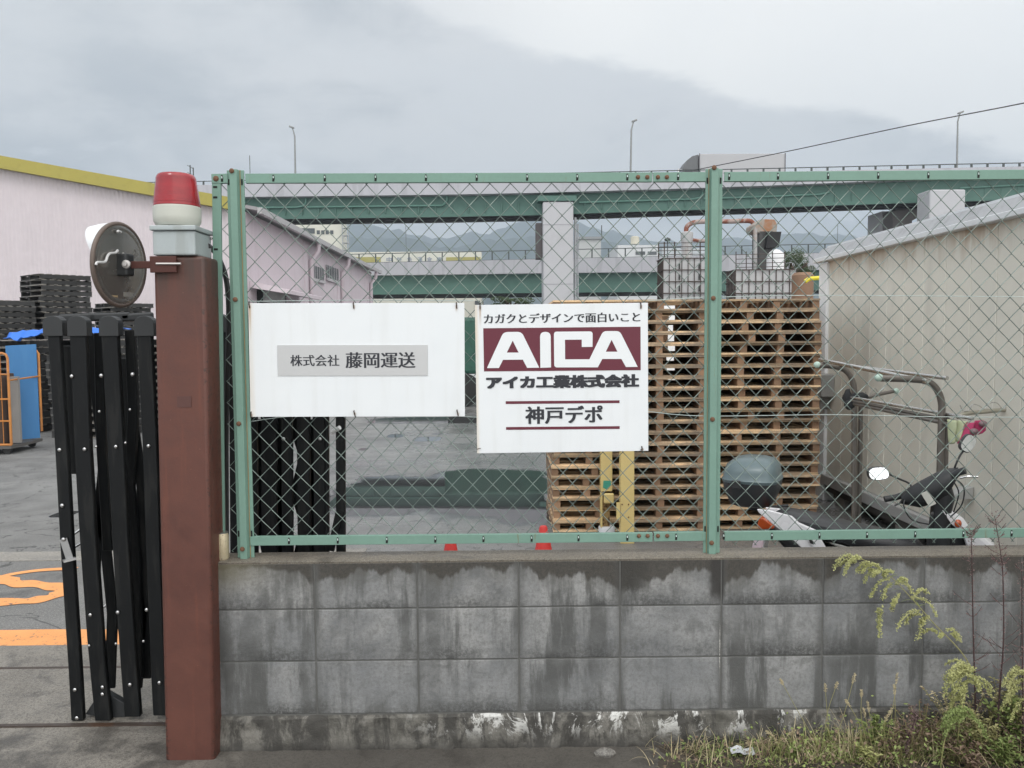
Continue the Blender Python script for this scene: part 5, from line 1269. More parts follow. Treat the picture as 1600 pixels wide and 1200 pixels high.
L1 = rnd([(188,526), (311,268,30), (441,267,30), (565,524), (478,525), (447,466), (305,467), (274,526)], 0)
H1 = [(376,330), (418,415), (333,415)]
L2 = rnd([(573,525), (573,267,38), (650,267,38), (650,522)], 0)
L3 = rnd([(673,522,22), (673,266,22), (952,264,22), (950,375), (873,376), (873,323), (752,324), (752,464), (927,464), (1027,262,26), (1147,262,26), (1275,519), (1190,520), (1158,462), (1020,462), (987,522)], 0)
H3 = [(1088,325), (1130,410), (1045,410)]
mb = MB(); mb.prism(Q(L1, .0020), (0,.0008,0), [Q(H1, .0020)]); mb.prism(Q(L2, .0020), (0,.0008,0)); mb.prism(Q(L3, .0020), (0,.0008,0), [Q(H3, .0020)]); mb.build('logo_lettering', WS, r)
for y0_, y1_ in ((763, 785), (950, 972)):
    mb = MB(); mb.prism(Q([(320,y0_+2), (1143,y0_-3), (1143,y1_-5), (320,y1_)], .0010), (0,.0008,0)); mb.build('rule_line', MAR, r)
def sq2(zx, zy): return ((zx-108)/1243, (zy + (700-108)*.0122 - 75)/1068)
def PT(s, t, l): return P(s, t, l)
tx('カガクとデザインで面白いこと', 170, 1296, 133, 203, sq2, P, INK, r, .0011, .0022, 0)
tx('アイカ工業株式会社', 180, 1285, 578, 672, sq2, P, INK, r, .0011, .0065, 0, .045)
tx('神戸デポ', 460, 1020, 800, 928, sq2, P, INK, r, .0011, .0038, 0, .012)
tie(750, 474, 0, 0, r); tie(1001, 473, .001, 0, r); tie(748, 701, .008, .004, r, 'loop'); tie(1003, 702, .006, .004, r, 'loop'); tie(1003, 698, 0, 0, r)

# ------------------------------------------------------------------ things by the fence inside
YL = M('cream yellow paint', (.60, .47, .20), .5, 0, .05, 4, stain=(.40,.25,.08), samt=.5, sscale=3, thr=(.58,.66))
def yposts():
    Y = 6.35; a = px(970, 857, Y); b = px(991, 857, Y)
    r = thing('yellow_post', 'cream yellow angle post below the square sign, reaching the wall line', 'post', ((a.x+b.x)/2, Y, 0))
    zt_ = px(980, 560, Y).z
    mb = MB(); mb.box((a.x, Y, 0), (b.x, Y+.012, zt_)); mb.box((a.x, Y+.0121, 0), (a.x+.010, Y+.09, zt_)); mb.build('angle_bar', YL, r, bevel=.002)
    for x, y in ((972, 788), (982, 788), (982, 808)): c = px(x, y, Y); mb = MB(); mb.ball((c.x, Y-.003, c.z), .006, 8, 5); mb.build('bolt', RUST, r)
    mb = MB(); p = px(966, 786, Y); mb.box((p.x-.012, Y+.0, px(966, 812, Y).z), (p.x+.018, Y+.03, p.z)); mb.build('lug', YL, r)
    Y = 6.6; a = px(939, 840, Y); b = px(957, 840, Y)
    r = thing('yellow_post', 'corroded yellow post with green patch standing in a white base', 'post', ((a.x+b.x)/2, Y, 0))
    z1 = px(948, 768, Y).z; z2 = px(948, 560, Y).z; z0 = px(948, 824, Y).z
    mb = MB(); mb.box((a.x, Y, z1), (b.x, Y+.09, z2)); mb.build('upper_tube', YL, r, bevel=.006)
    m2 = MB(); m2.box((a.x+.008, Y+.02, z0-.05), (b.x-.02, Y+.07, z1-.001)); m2.build('rusty_core', M('corroded steel', (.30,.20,.08), .8, .1, .3, 9, stain=(.05,.025,.015), samt=.9, sscale=9, thr=(.45,.55)), r)
    mb = MB(); mb.box((a.x-.003, Y-.004, z0), (a.x+.012, Y+.05, z1-.0015)); mb.build('side_flake', YL, r)
    c = px(951, 776, Y); mb = MB(); mb.cbox((c.x, Y-.02, c.z-.01), (.085, .03, .085)); mb.build('hinge_block', YL, r, bevel=.012)
    mb = MB(); mb.prism([px(943, 751, Y-.004), px(954, 751, Y-.004), px(955, 758, Y-.004), px(948, 765, Y-.004), px(942, 762, Y-.004)], (0, .003, 0)); mb.build('green_patch', M('teal patch', (.05,.28,.20), .5), r)
    c = px(948, 830, Y+.045); rr = .07
    mb = MB(); mb.lathe([(rr, 0), (rr, z0-.01), (rr*.9, z0)], (c.x, Y+.045, .003), 24); mb.build('base_collar', M('white pvc', (.55,.56,.58), .4), r, smooth=True)
yposts()
def cone(x, yt, Y, label):
    t_ = px(x, yt, Y); r = thing('traffic_cone', label, 'traffic cone', (t_.x, Y, 0), 'red cones behind the wall')
    mb = MB(); h = t_.z; mb.lathe([(h*.235, .03), (h*.05, h-.01), (h*.04, h)], (t_.x, Y, 0), 24); mb.build('cone', M('red cone plastic', (.55,.035,.03), .5, 0, .05), r, smooth=True)
    mb = MB(); mb.cbox((t_.x, Y, .016), (h*.6, h*.6, .03)); mb.build('foot', M('red cone plastic', (.55,.035,.03), .5), r, bevel=.01)
cone(704, 838, 4.6, 'red traffic cone peeking over the wall left of centre')
cone(849, 822, 4.9, 'red traffic cone rising beside the pallet stack')

# ------------------------------------------------------------------ scooter
def scooter():
    BK = M('black textured plastic', (.022,.023,.025), .5, 0, .05, 10, bump=.1, bscale=200)
    SIL = M('silver body paint', (.74,.74,.77), .3, .05, .03, 3, coat=.4)
    BLU = M('smoke blue lid', (.10,.14,.15), .4, .1, .08, 9, coat=.1)
    SEAT = M('black vinyl seat', (.020,.021,.024), .45, 0, .05, 8)
    CHR = M('chrome', (.7,.7,.7), .12, 1)
    rt = Vector((px(1330, 860, 4.2).x, 4.2, 0))
    r = thing('motor_scooter', 'silver and black motor scooter with top box, parked behind the fence', 'scooter', rt)
    rear = Vector((px(1185, 800, 4.5).x, 4.5, 0)); front = Vector((px(1540, 840, 4.0).x, 4.0, 0)); d = (front-rear).normalized(); s = Vector((-d.y, d.x, 0))
    # loft: sections along pixel centres
    def loft(secs, nm, mat, n=16, par=r, pw=2.4):
        """secs: (centre vec, half side, half up, up vec)"""
        mb = MB(); base = 0
        for (c, hs, hu, up) in secs:
            for j in range(n):
                an = 2*math.pi*j/n; ca, sa = math.cos(an), math.sin(an)
                ca = math.copysign(abs(ca)**(2/pw), ca); sa = math.copysign(abs(sa)**(2/pw), sa)
                mb.v.append(c + s*ca*hs + up*sa*hu)
        for i in range(len(secs)-1):
            for j in range(n): mb.f.append((i*n+j, i*n+(j+1)%n, (i+1)*n+(j+1)%n, (i+1)*n+j))
        mb.f.append(tuple(range(n))); mb.f.append(tuple((len(secs)-1)*n+j for j in range(n)))
        return mb.build(nm, mat, par, smooth=True)
    Z = Vector((0,0,1))
    def at(x, y, Y): return px(x, y, Y)
    # top box
    c0 = at(1176, 752, 4.62)
    def boxsec(z, wx, wy, dx=0): return (Vector((c0.x+dx, c0.y, z)), wx, wy)
    def bx(secs, nm, mat):
        mb = MB(); n = 28
        for c, wx, wy in secs:
            for j in range(n):
                an = 2*math.pi*j/n; ca, sa = math.cos(an), math.sin(an); ca = math.copysign(abs(ca)**.55, ca); sa = math.copysign(abs(sa)**.55, sa)
                mb.v.append(c + d*ca*wx + s*sa*wy)
        for i in range(len(secs)-1):
            for j in range(n): mb.f.append((i*n+j, i*n+(j+1)%n, (i+1)*n+(j+1)%n, (i+1)*n+j))
        mb.f.append(tuple(range(n))); mb.f.append(tuple((len(secs)-1)*n+j for j in range(n))); return mb.build(nm, mat, r, smooth=True)
    zc = at(1176, 748, 4.62).z; zt_ = at(1176, 713, 4.62).z; zb_ = at(1176, 788, 4.62).z
    bx([boxsec(zb_, .09, .10), boxsec(zb_+.015, .115, .13), boxsec(zb_+(zc-zb_)*.6, .150, .17), boxsec(zc-.012, .157, .18), boxsec(zc-.004, .157, .18)], 'top_box', M('black box plastic', (.03,.033,.036), .4))
    H = zt_-zc
    bx([boxsec(zc-.003, .160, .183), boxsec(zc+.012, .163, .186), boxsec(zc+.02, .156, .18), boxsec(zc+H*.4, .152, .172), boxsec(zc+H*.7, .140, .158, .005), boxsec(zc+H*.9, .11, .125, .01), boxsec(zt_, .065, .075, .015)], 'box_lid', BLU)
    mb = MB(); mb.tube([at(1160, 790, 4.6), at(1178, 786, 4.55), at(1200, 792, 4.5), at(1232, 790, 4.45)], .008, 8); mb.tube([at(1170, 794, 4.7), at(1210, 800, 4.6), at(1235, 800, 4.55)], .008, 8); mb.build('carrier', BK, r, smooth=True)
    # seat
    U = (Z*.94 + d*.2).normalized()
    def S(x, y, Y, hs, hu): return (at(x, y, Y), hs, hu, U)
    loft([S(1212, 797, 4.42, .04, .012), S(1222, 803, 4.40, .09, .035), S(1250, 815, 4.36, .125, .06), S(1290, 824, 4.31, .135, .062), S(1320, 832, 4.27, .135, .058), S(1360, 842, 4.22, .13, .062), S(1400, 850, 4.17, .115, .062), S(1428, 856, 4.14, .09, .055), S(1440, 862, 4.12, .05, .03)], 'seat', SEAT, pw=2.8)
    # rear body: silver side panels sweeping forward and down
    def side(sgn, off):
        o_ = s*sgn
        A = [(1182, 796), (1203, 798), (1237, 807), (1248, 817), (1275, 829), (1282, 842), (1291, 857), (1312, 892), (1275, 886), (1253, 857), (1231, 837), (1209, 821), (1185, 801)]
        P0 = [at(x, y, 4.12) for x, y in A]
        if sgn > 0: P0 = [p + s*.28 - Vector((0,0,.045)) for p in P0]
        mb = MB(); mb.prism(P0, s*.02); mb.build('side_panel', SIL, r, bevel=.006)
    side(-1, 0); side(1, 0)
    loft([(at(1192, 806, 4.40), .04, .02, Z), (at(1205, 815, 4.38), .10, .05, Z), (at(1235, 840, 4.34), .12, .075, Z), (at(1275, 870, 4.28), .12, .10, Z), (at(1330, 900, 4.22), .12, .12, Z), (at(1390, 915, 4.16), .10, .10, Z)], 'rear_body', BK)
    mb = MB(); mb.prism([at(x, y, 4.225) for x, y in ((1186, 808), (1193, 811), (1208, 822), (1210, 826), (1186, 827), (1183, 822))], s*.3); mb.build('tail_light', M('amber red lens', (.45,.08,.02), .2, coat=.5), r, bevel=.006)
    mb = MB(); mb.prism([at(x, y, 4.3) for x, y in ((1186, 840), (1196, 840), (1190, 872), (1182, 900), (1176, 900))], s*.2); mb.build('rear_fender', SIL, r, bevel=.004)
    mb = MB(); mb.bar(at(1186, 842, 4.28), at(1178, 880, 4.28), .012, .12); mb.build('number_plate', M('plate pinkish white', (.62,.5,.55), .5), r)
    # wheels
    axr = Matrix.Rotation(0, 3, 'Z'); q_ = s.to_track_quat('Z', 'Y').to_matrix()
    for c, nm in ((rear + d*.2, 'wheel'), (front + d*.02, 'wheel')):
        mb = MB(); mb.lathe([(.13, -.04), (.19, -.045), (.215, -.02), (.22, 0), (.215, .02), (.19, .045), (.13, .04)], (c.x, c.y, .22), 28, q_); w_ = mb.build('wheel', M('tyre', (.02,.02,.02), .8), r, smooth=True)
        mb = MB(); mb.lathe([(.03, -.046), (.125, -.03), (.128, 0), (.125, .03), (.03, .046)], (c.x, c.y, .22), 20, q_); mb.build('rim', M('alloy', (.4,.4,.4), .35, .8), w_, smooth=True)
    # floorboard and leg shield
    mb = MB(); a = at(1400, 900, 4.15); b = front - d*.16; mb.prism([Vector((a.x, a.y, .28)) - s*.13, Vector((b.x, b.y, .28)) - s*.13, Vector((b.x, b.y, .28)) + s*.13, Vector((a.x, a.y, .28)) + s*.13], (0,0,.06)); mb.build('floorboard', BK, r, bevel=.015)
    # steering head cover and leg shield inner face (dark), with label
    def F_(x, y, Y, hs, hu, up=Z): return (at(x, y, Y), hs, hu, up)
    vs = [(1452, 800), (1470, 795), (1485, 800), (1500, 830), (1530, 862), (1545, 900), (1450, 900), (1446, 850)]
    mb = MB(); mb.prism([at(x, y, 4.12) for x, y in vs], s*.07 + d*.02); mb.build('leg_shield', BK, r, bevel=.02)
    loft([(at(1408, 780, 4.22), .03, .024, Z), (at(1418, 776, 4.20), .045, .045, Z), (at(1438, 772, 4.17), .06, .072, Z), (at(1462, 762, 4.14), .07, .08, Z), (at(1482, 752, 4.10), .06, .068, Z), (at(1497, 738, 4.08), .035, .026, Z)], 'handlebar_cover', BK, pw=2.2)
    loft([(at(1470, 758, 4.14), .06, .05, d), (at(1474, 778, 4.14), .065, .055, d), (at(1470, 800, 4.15), .06, .05, d), (at(1468, 830, 4.16), .08, .05, d), (at(1475, 880, 4.18), .11, .05, d)], 'steering_column_cover', BK)
    mb = MB(); mb.prism([at(x, y, 4.02) for x, y in ((1439, 771), (1449, 767), (1463, 787), (1452, 792))], (0,.002,0)); mb.build('caution_label', M('label grey', (.50,.50,.46), .5), r)
    # front silver fairing and blinker
    mb = MB(); mb.prism([at(x, y, 4.09) for x, y in ((1472, 797), (1478, 800), (1488, 806), (1496, 812), (1504, 824), (1496, 828), (1486, 818))], s*.05+d*.03); mb.build('front_fairing', SIL, r, bevel=.008)
    mb = MB(); mb.ball(at(1497, 818, 4.07), .018, 12, 8, (1, .8, 1.2)); mb.build('indicator', M('amber red lens', (.45,.08,.02), .2, coat=.5), r, smooth=True)
    mb = MB(); mb.prism([at(x, y, 4.07) for x, y in ((1502, 832), (1535, 838), (1556, 856), (1568, 880), (1560, 910), (1520, 880))], s*.16); mb.build('front_fender', SIL, r, bevel=.02)
    for P_ in ([(1418, 775, 4.19), (1412, 790, 4.16), (1425, 812, 4.15), (1455, 820, 4.13)], [(1492, 748, 4.05), (1506, 762, 4.03), (1502, 790, 4.06), (1480, 812, 4.10)], [(1488, 750, 4.05), (1498, 770, 4.04), (1490, 800, 4.08)]):
        mb = MB(); mb.tube(spline([at(*p) for p in P_], 6), .0035, 6); mb.build('cable', BK, r, smooth=True)
    mb = MB(); mb.tube([at(1210, 800, 4.38), at(1228, 796, 4.36), at(1243, 806, 4.34), at(1250, 820, 4.33)], .008, 8); mb.build('grab_rail', BK, r, smooth=True)
    mb = MB(); mb.cbox(at(1150, 757, 4.44), (.05, .02, .045), Matrix.Rotation(R(-25), 3, 'Z')); mb.build('latch', BK, r, bevel=.004)
    mb = MB(); mb.prism([at(x, y, 4.10) for x, y in ((1262, 838), (1268, 840), (1272, 851), (1266, 849))], (0, .002, 0)); mb.build('side_emblem', BK, r)
    # grips, levers, mirrors
    mb = MB(); mb.tube([at(1382, 780, 4.26), at(1400, 777, 4.25), at(1418, 771, 4.22)], .017, 12); mb.build('grip', BK, r, smooth=True)
    mb = MB(); mb.tube([at(1488, 744, 4.06), at(1498, 738, 4.04), at(1508, 735, 4.02)], .018, 12); mb.build('grip', BK, r, smooth=True)
    mb = MB(); mb.tube([at(1500, 747, 4.0), at(1512, 744, 3.98), at(1528, 745, 3.97)], .005, 8); mb.build('brake_lever', CHR, r, smooth=True)
    mb = MB(); mb.tube([at(1412, 778, 4.2), at(1406, 786, 4.2), at(1398, 790, 4.2)], .005, 8); mb.build('brake_lever', BK, r, smooth=True)
    def mirror(c, hw, hh, rotz, st):
        rot = Matrix.Rotation(R(-14), 3, 'X') @ Matrix.Rotation(rotz, 3, 'Y')
        mb = MB(); P = []
        for j in range(28):
            an = 2*math.pi*j/28; ca, sa = math.cos(an), math.sin(an); P.append(Vector((math.copysign(abs(ca)**.7, ca)*hw, 0, math.copysign(abs(sa)**.7, sa)*hh)))
        mb.prism([c + rot @ (p*1.09) for p in P], (0, .02, 0)); o = mb.build('side_mirror', BK, r, bevel=.004)
        mb = MB(); mb.prism([c + rot @ (p + Vector((0,-.004,0))) for p in P], rot @ Vector((0,.002,0))); mb.build('mirror_glass', M('mirror glass', (.85,.87,.9), .03, 1, 0), o)
        mb = MB(); mb.tube(spline(st, 5), .005, 8); mb.build('mirror_stem', BK, o, smooth=True)
    c = at(1373, 740, 4.22); mirror(c, .052, .032, R(-4), [c + Vector((.05,.012,.0)), at(1402, 747, 4.22), at(1420, 755, 4.22), at(1424, 762, 4.2)])
    c = at(1513, 693, 4.08); mirror(c, .046, .03, R(-52), [c + Vector((-.01,.01,-.03)), at(1500, 712, 4.08), at(1492, 730, 4.08), at(1490, 742, 4.1)])
scooter()

# ------------------------------------------------------------------ laundry stands beside the shed
def laundry():
    ST = M('brown grey steel tube', (.17,.155,.14), .35, .5, .15, 6)
    SS = M('stainless pole', (.55,.54,.52), .25, .9, .1, 3)
    MC = M('mint rubber cap', (.42,.55,.48), .5)
    def stand(pts, Y, cap_, extra, lbl, capY=None):
        base = px(pts[-1][0], pts[-1][1], Y); r = thing('laundry_stand', lbl, 'laundry stand', (base.x, Y, 0), 'laundry stands by the shed')
        P = spline([px(x, y, Y) for x, y in pts], 5); P.append(Vector((P[-1].x, Y, .0)))
        mb = MB(); mb.tube(P, .022, 12); mb.tube([p + Vector((.045, .05, -.22)) for p in P[-3:]] if 0 else [Vector((P[-1].x+.05, Y+.03, 1.15)), Vector((P[-1].x+.05, Y+.03, 0))], .018, 10); mb.build('pole', ST, r, smooth=True)
        c = px(*cap_, Y); mb = MB(); mb.ball(c, .026, 12, 8, (1.1,1,1)); mb.build('end_cap', MC, r, smooth=True)
        mb = MB(); mb.lathe([(.2, 0), (.2, .03), (.16, .06), (.04, .09)], (P[-1].x+.02, Y, .003), 20); mb.build('base', M('concrete base', (.25,.25,.24), .8), r, smooth=True)
        for arm, capp, hooks in extra:
            mb = MB(); mb.tube(spline([px(x, y, Y-.05) for x, y in arm], 4), .014, 10); mb.build('arm', ST if arm[0][0] < 1450 else M('pale tube', (.33,.31,.25), .4, .3), r, smooth=True)
            if capp: mb = MB(); mb.ball(px(*capp, Y-.05), .023, 12, 8); mb.build('end_cap', MC, r, smooth=True)
            mb = MB(); mb.tube(spline([px(x, y, Y-.06) for x, y in hooks], 5), .003, 6); mb.build('hook_wire', SS, r, smooth=True)
        return r
    stand([(1279, 571), (1300, 572), (1318, 577), (1330, 590), (1335, 612), (1335, 660), (1335, 790)], 6.2, (1277, 570),
          [([(1355, 621), (1370, 617), (1398, 611)], (1400, 611), [(1352, 612), (1357, 619), (1366, 606), (1372, 612), (1379, 609), (1386, 602), (1394, 608)])], 'brown tubular laundry stand with mint caps nearest the pallets')
    stand([(1376, 591), (1410, 592), (1445, 595), (1462, 606), (1471, 628), (1471, 660), (1468, 760)], 5.15, (1373, 590),
          [([(1495, 652), (1510, 646), (1540, 643), (1572, 640)], (1577, 640), [(1500, 633), (1505, 642), (1514, 641), (1520, 632), (1530, 634), (1538, 639), (1547, 630), (1558, 630), (1568, 640), (1574, 628)])], 'brown tubular laundry stand with mint caps behind the scooter handlebar')
    def rod(p, q, Ya, Yb, rr, lbl, mat=SS):
        a = px(*p, Ya); b = px(*q, Yb); mb = MB(); mb.tube([a, b], rr, 12); o = mb.build('laundry_pole', mat, smooth=True)
        tag(o, lbl, 'laundry pole'); t = (b-a).normalized()
    rod((1281, 562), (1449, 596), 6.25, 5.1, .016, 'shiny steel laundry pole ending in the open black tube end')
    rod((1300, 568), (1480, 591), 6.3, 5.05, .013, 'shiny steel laundry pole lying uppermost across both stands')
    rod((1318, 619), (1520, 654), 6.1, 4.95, .012, 'upper shiny pole of the bundle tied with black tape')
    rod((1320, 624), (1524, 665), 6.08, 4.93, .012, 'middle pole of the bundle tied with black tape', ST)
    rod((1324, 629), (1520, 671), 6.06, 4.9, .012, 'lowest pole of the bundle tied with black tape', ST)
    mb = MB(); c = px(1324, 622, 6.05); mb.ball(c, .055, 10, 6, (.6,.7,1.3)); mb.ball(px(1342, 621, 6.02), .05, 10, 6, (1.5,.6,.8)); mb.ball(px(1327, 632, 6.02), .04, 10, 6)
    for v_ in mb.v: v_ += Vector((.012*mnoise.noise(v_*30), .012*mnoise.noise(v_*31+Vector((5,0,0))), .012*mnoise.noise(v_*29)))
    tag(mb.build('black_tape', M('black cloth', (.02,.022,.024), .8), smooth=True), 'crumpled black tape binding the laundry poles to the first stand', 'tape')
    def cloth(pts, Y, c, lbl, nm):
        P = [px(x, y, Y) for x, y in pts]; mb = MB(); n = 10
        A, B, C, D = P
        for j in range(n+1):
            for i in range(n+1):
                s, t = i/n, j/n; p = (A*(1-s)+B*s)*(1-t) + (D*(1-s)+C*s)*t; p.y += .02*math.sin(s*11+t*2) ; p.z += .008*mnoise.noise(Vector((s*5, t*5, 1)))
                mb.v.append(p)
        for j in range(n):
            for i in range(n): k = j*(n+1)+i; mb.f.append((k, k+1, k+n+2, k+n+1))
        o = mb.build(nm, c, smooth=True); m_ = o.modifiers.new('t', 'SOLIDIFY'); m_.thickness = .004; tag(o, lbl, 'cloth')
    cloth([(1480, 655), (1508, 658), (1497, 688), (1486, 694)], 4.9, M('pale green cloth', (.42,.46,.30), .9), 'pale green rag hanging on the pole bundle', 'green_cloth')
    cloth([(1508, 662), (1534, 656), (1541, 672), (1498, 694)], 4.87, M('pink cloth', (.42,.05,.13), .9), 'crimson rag wrapped on the pole ends above the scooter mirror', 'red_cloth')
    for x, y, lb in ((1536, 662, 'upper mauve plastic pole cap poking out of the crimson rag'), (1522, 674, 'lower mauve plastic pole cap poking out of the crimson rag')):
        mb = MB(); mb.ball(px(x, y, 4.84), .021, 12, 8, (1.2,1,.9)); tag(mb.build('pole_cap', M('mauve plastic', (.20,.13,.14), .5), smooth=True), lb, 'pole cap')
laundry()

# ------------------------------------------------------------------ drink can, litter
def can():
    c = px(347, 866, WY+.035); R0 = .0265*.98; z0 = zt+.004; H = px(347, 832, WY+.035).z - z0
    r = thing('drink_can', 'dented cream drink can standing on the wall end beside the column', 'can', (c.x, WY+.04, z0))
    m, g, b = newmat('printed can'); t = g.n('ShaderNodeTexCoord').outputs['Object']; x, y, z = g.xyz(t)
    cc = g.mix(g.map(g.noise(t, 30, 4, .6), .3, .7), (.50,.42,.27), (.60,.53,.38)); sp_ = g.map(g.noise(t, 110, 3, .6), .62, .66); cc = g.mix(g.m('MULTIPLY', sp_, .7), cc, (.12,.10,.09))
    g.lk(cc, b.inputs['Base Color']); b.inputs['Roughness'].default_value = .35; b.inputs['Metallic'].default_value = .3
    mb = MB(); mb.lathe([(R0*.8, 0), (R0*.85, .002), (R0, .008), (R0, H*.5), (R0*.99, H-.012), (R0*.9, H-.003)], (c.x, WY+.04, z0), 32); mb.build('body', m, r, smooth=True)
    mb = MB(); mb.lathe([(R0*.9, H-.0029), (R0*.92, H-.001), (R0*.92, H+.001), (R0*.8, H+.001), (R0*.78, H-.001), (.001, H-.001)], (c.x, WY+.04, z0), 32); mb.build('lid', M('can aluminium', (.5,.5,.48), .3, .9), r, smooth=True)
can()
c = pz(1160, 1172, .03); mb = MB(); random.seed(5)
for j in range(5):
    for i in range(7): mb.v.append(Vector((c.x-.05+i*.016, c.y-.03+j*.012, .03 + .012*mnoise.noise(Vector((i*.9, j*.9, 2))) + .006*math.sin(i))))
for j in range(4):
    for i in range(6): k = j*7+i; mb.f.append((k, k+1, k+8, k+7))
o = mb.build('litter', M('litter film', (.5,.52,.55), .4)); m_ = o.modifiers.new('t', 'SOLIDIFY'); m_.thickness = .002; tag(o, 'crumpled pale plastic scrap lying at the foot of the wall', 'litter')

# ------------------------------------------------------------------ weeds
GRN = [leaf_mat('weed green', (.14,.19,.055), (.24,.29,.09)), leaf_mat('weed olive', (.22,.21,.085), (.31,.29,.13)), leaf_mat('weed straw', (.38,.32,.19), (.52,.45,.29)), leaf_mat('weed brown', (.12,.08,.055), (.25,.18,.12)), leaf_mat('weed yellow', (.30,.32,.11), (.44,.43,.20))]
def blade(mb, p, dirv, L, w_, droop, n=5):
    d = Vector(dirv).normalized(); sd_ = d.cross(Vector((0,0,1))); sd_ = sd_.normalized() if sd_.length > .05 else Vector((1,0,0)); b = len(mb.v); q_ = Vector(p)
    for i in range(n+1):
        t = i/n; ww = w_*(1-t)**.7; mb.v += [q_ - sd_*ww/2, q_ + sd_*ww/2]; d = (d + Vector((0,0,-droop/n))).normalized(); q_ = q_ + d*L/n
    for i in range(n): a = b+i*2; mb.f.append((a, a+1, a+3, a+2))
def grass_patch(nm, region, count, mi, hmin, hmax, seed):
    random.seed(seed); mb = MB()
    for k in range(count):
        x = random.uniform(region[0], region[1]); dens = (x-region[0])/(region[1]-region[0])
        if random.random() > .25 + .75*dens: continue
        y = random.uniform(region[2], region[3]); h = random.uniform(hmin, hmax)*(.5+.6*dens)
        an = random.uniform(0, 6.28); l = random.uniform(.1,.8); blade(mb, (x, y, 0), (math.cos(an)*l, math.sin(an)*l - .1, 1), h, random.uniform(.002,.006), random.uniform(.4,1.6))
    return struct(mb.build(nm, GRN[mi]), 'stuff')
X0, X1 = px(1080, 1150, 3.1).x, px(1600, 1150, 3.1).x + .8
XS = px(1010, 1150, 3.1).x
grass_patch('grass', (X0, X1, 2.98, 3.16), 4200, 0, .05, .20, 1)
grass_patch('grass', (X0+.2, X1, 2.98, 3.16), 2400, 1, .06, .22, 2)
grass_patch('grass', (X0+.45, X1, 3.0, 3.16), 1800, 4, .05, .20, 12)
grass_patch('dry_grass', (XS, X1, 2.98, 3.16), 2600, 2, .05, .22, 3)
grass_patch('dry_grass', (X0+.2, X1, 2.98, 3.16), 3200, 3, .05, .22, 4)
grass_patch('dry_grass', (X0+.4, X1, 3.0, 3.16), 1200, 2, .08, .32, 14)
# broad-leaf ground cover
random.seed(11); mb = MB(); mb2 = MB()
for k in range(9000):
    x = random.uniform(X0-.15, X1)
    if random.random() > .15 + .85*(x-X0)/(X1-X0): continue
    y = random.uniform(2.92, 3.15); z = abs(random.gauss(0, .085))*(.35+ 1.5*(x-X0)/(X1-X0)); u_ = Vector((random.gauss(0,1), random.gauss(0,1), random.gauss(0,.5))).normalized(); v_ = u_.cross(Vector((random.gauss(0,.4), random.gauss(0,.4), 1))).normalized(); L = random.uniform(.008,.022)
    t = mb if random.random() < .55 else mb2; p = Vector((x, y, z+.01)); t.add([p, p+u_*L*.5+v_*L*.28, p+u_*L, p+u_*L*.5-v_*L*.28], [(0,1,2,3)])
struct(mb.build('ground_cover', GRN[0]), 'stuff'); struct(mb2.build('leaf_litter', GRN[3]), 'stuff')
# soil strip
mb = MB(); random.seed(2); nx, ny = 150, 20
for j in range(ny+1):
    for i in range(nx+1):
        x = X0-.5 + (X1-X0+.5)*i/nx; y = 2.62 + .56*j/ny; e = min(1, max(0, (i/nx-.02)*3))*min(1, j/ny*3)
        mb.v.append(Vector((x, y, -.004 + e*(.020 + .016*mnoise.fractal(Vector((x*7, y*7, 1)), 1, 2, 5)))))
for j in range(ny):
    for i in range(nx): a = j*(nx+1)+i; mb.f.append((a, a+1, a+nx+2, a+nx+1))
struct(mb.build('soil', M('damp soil', (.055,.045,.035), .95, 0, .35, 12, stain=(.12,.10,.075), samt=.5, sscale=9, bump=.8, bscale=50), smooth=True))
def leafy(label, xb, Y, H, n, mi, seed, ls=.03, spread=.5):
    random.seed(seed); b = px(xb, 1190, Y); r = thing('leafy_weed', label, 'plant', (b.x, Y, 0))
    st = MB(); lf = MB()
    for k in range(n):
        an = random.uniform(0, 6.28); l = random.uniform(0, spread); h = H*random.uniform(.55, 1)
        P = spline([Vector((b.x, Y, 0)), Vector((b.x + math.cos(an)*l*h*.4, Y + math.sin(an)*l*h*.3, h*.5)), Vector((b.x + math.cos(an)*l*h, Y + math.sin(an)*l*h*.6, h))], 6); st.tube(P, .0015, 4)
        for j in range(1, len(P)):
            for q0 in range(3):
                a2 = random.uniform(0, 6.28); d = Vector((math.cos(a2), math.sin(a2), random.uniform(.0, .7))).normalized(); v_ = d.cross(Vector((0,0,1))).normalized(); L = ls*random.uniform(.5, 1.1); p = P[j]
                up = Vector((0,0,.12*L)); lf.add([p, p+d*L*.45+v_*L*.24+up, p+d*L*.9-up, p+d*L*.45-v_*L*.24+up], [(0,1,2,3)])
    st.build('stem', GRN[1], r); lf.build('leaf', GRN[mi], r)
leafy('bushy green leafy weed below the pale foxtail heads', 1368, 3.06, .17, 9, 0, 41)
leafy('small bright green leafy sprig left of the foxtail heads', 1296, 3.08, .15, 3, 0, 42, .022, .15)
leafy('yellowing leafy weed low at the picture bottom, right of the litter', 1355, 2.98, .075, 9, 4, 43, .03, .8)
leafy('brown withered leafy weed in the middle of the weed patch', 1425, 3.05, .14, 16, 3, 44, .022, .9)
leafy('brown withered leafy weed beneath the drooping goldenrod tuft', 1475, 3.03, .15, 16, 3, 45, .022, .9)
leafy('olive leafy weed between the two tall dried stalks', 1535, 3.0, .19, 14, 1, 46, .028, .7)
leafy('dark green broad-leaved weed at the right picture edge', 1598, 3.02, .26, 12, 0, 47, .045, .6)
leafy('straw-coloured withered weed behind the drooping goldenrod tuft', 1500, 3.10, .28, 18, 2, 50, .02, .7)
leafy('brown withered weed against the wall between foxtails and goldenrod', 1440, 3.11, .20, 18, 3, 51, .018, .9)
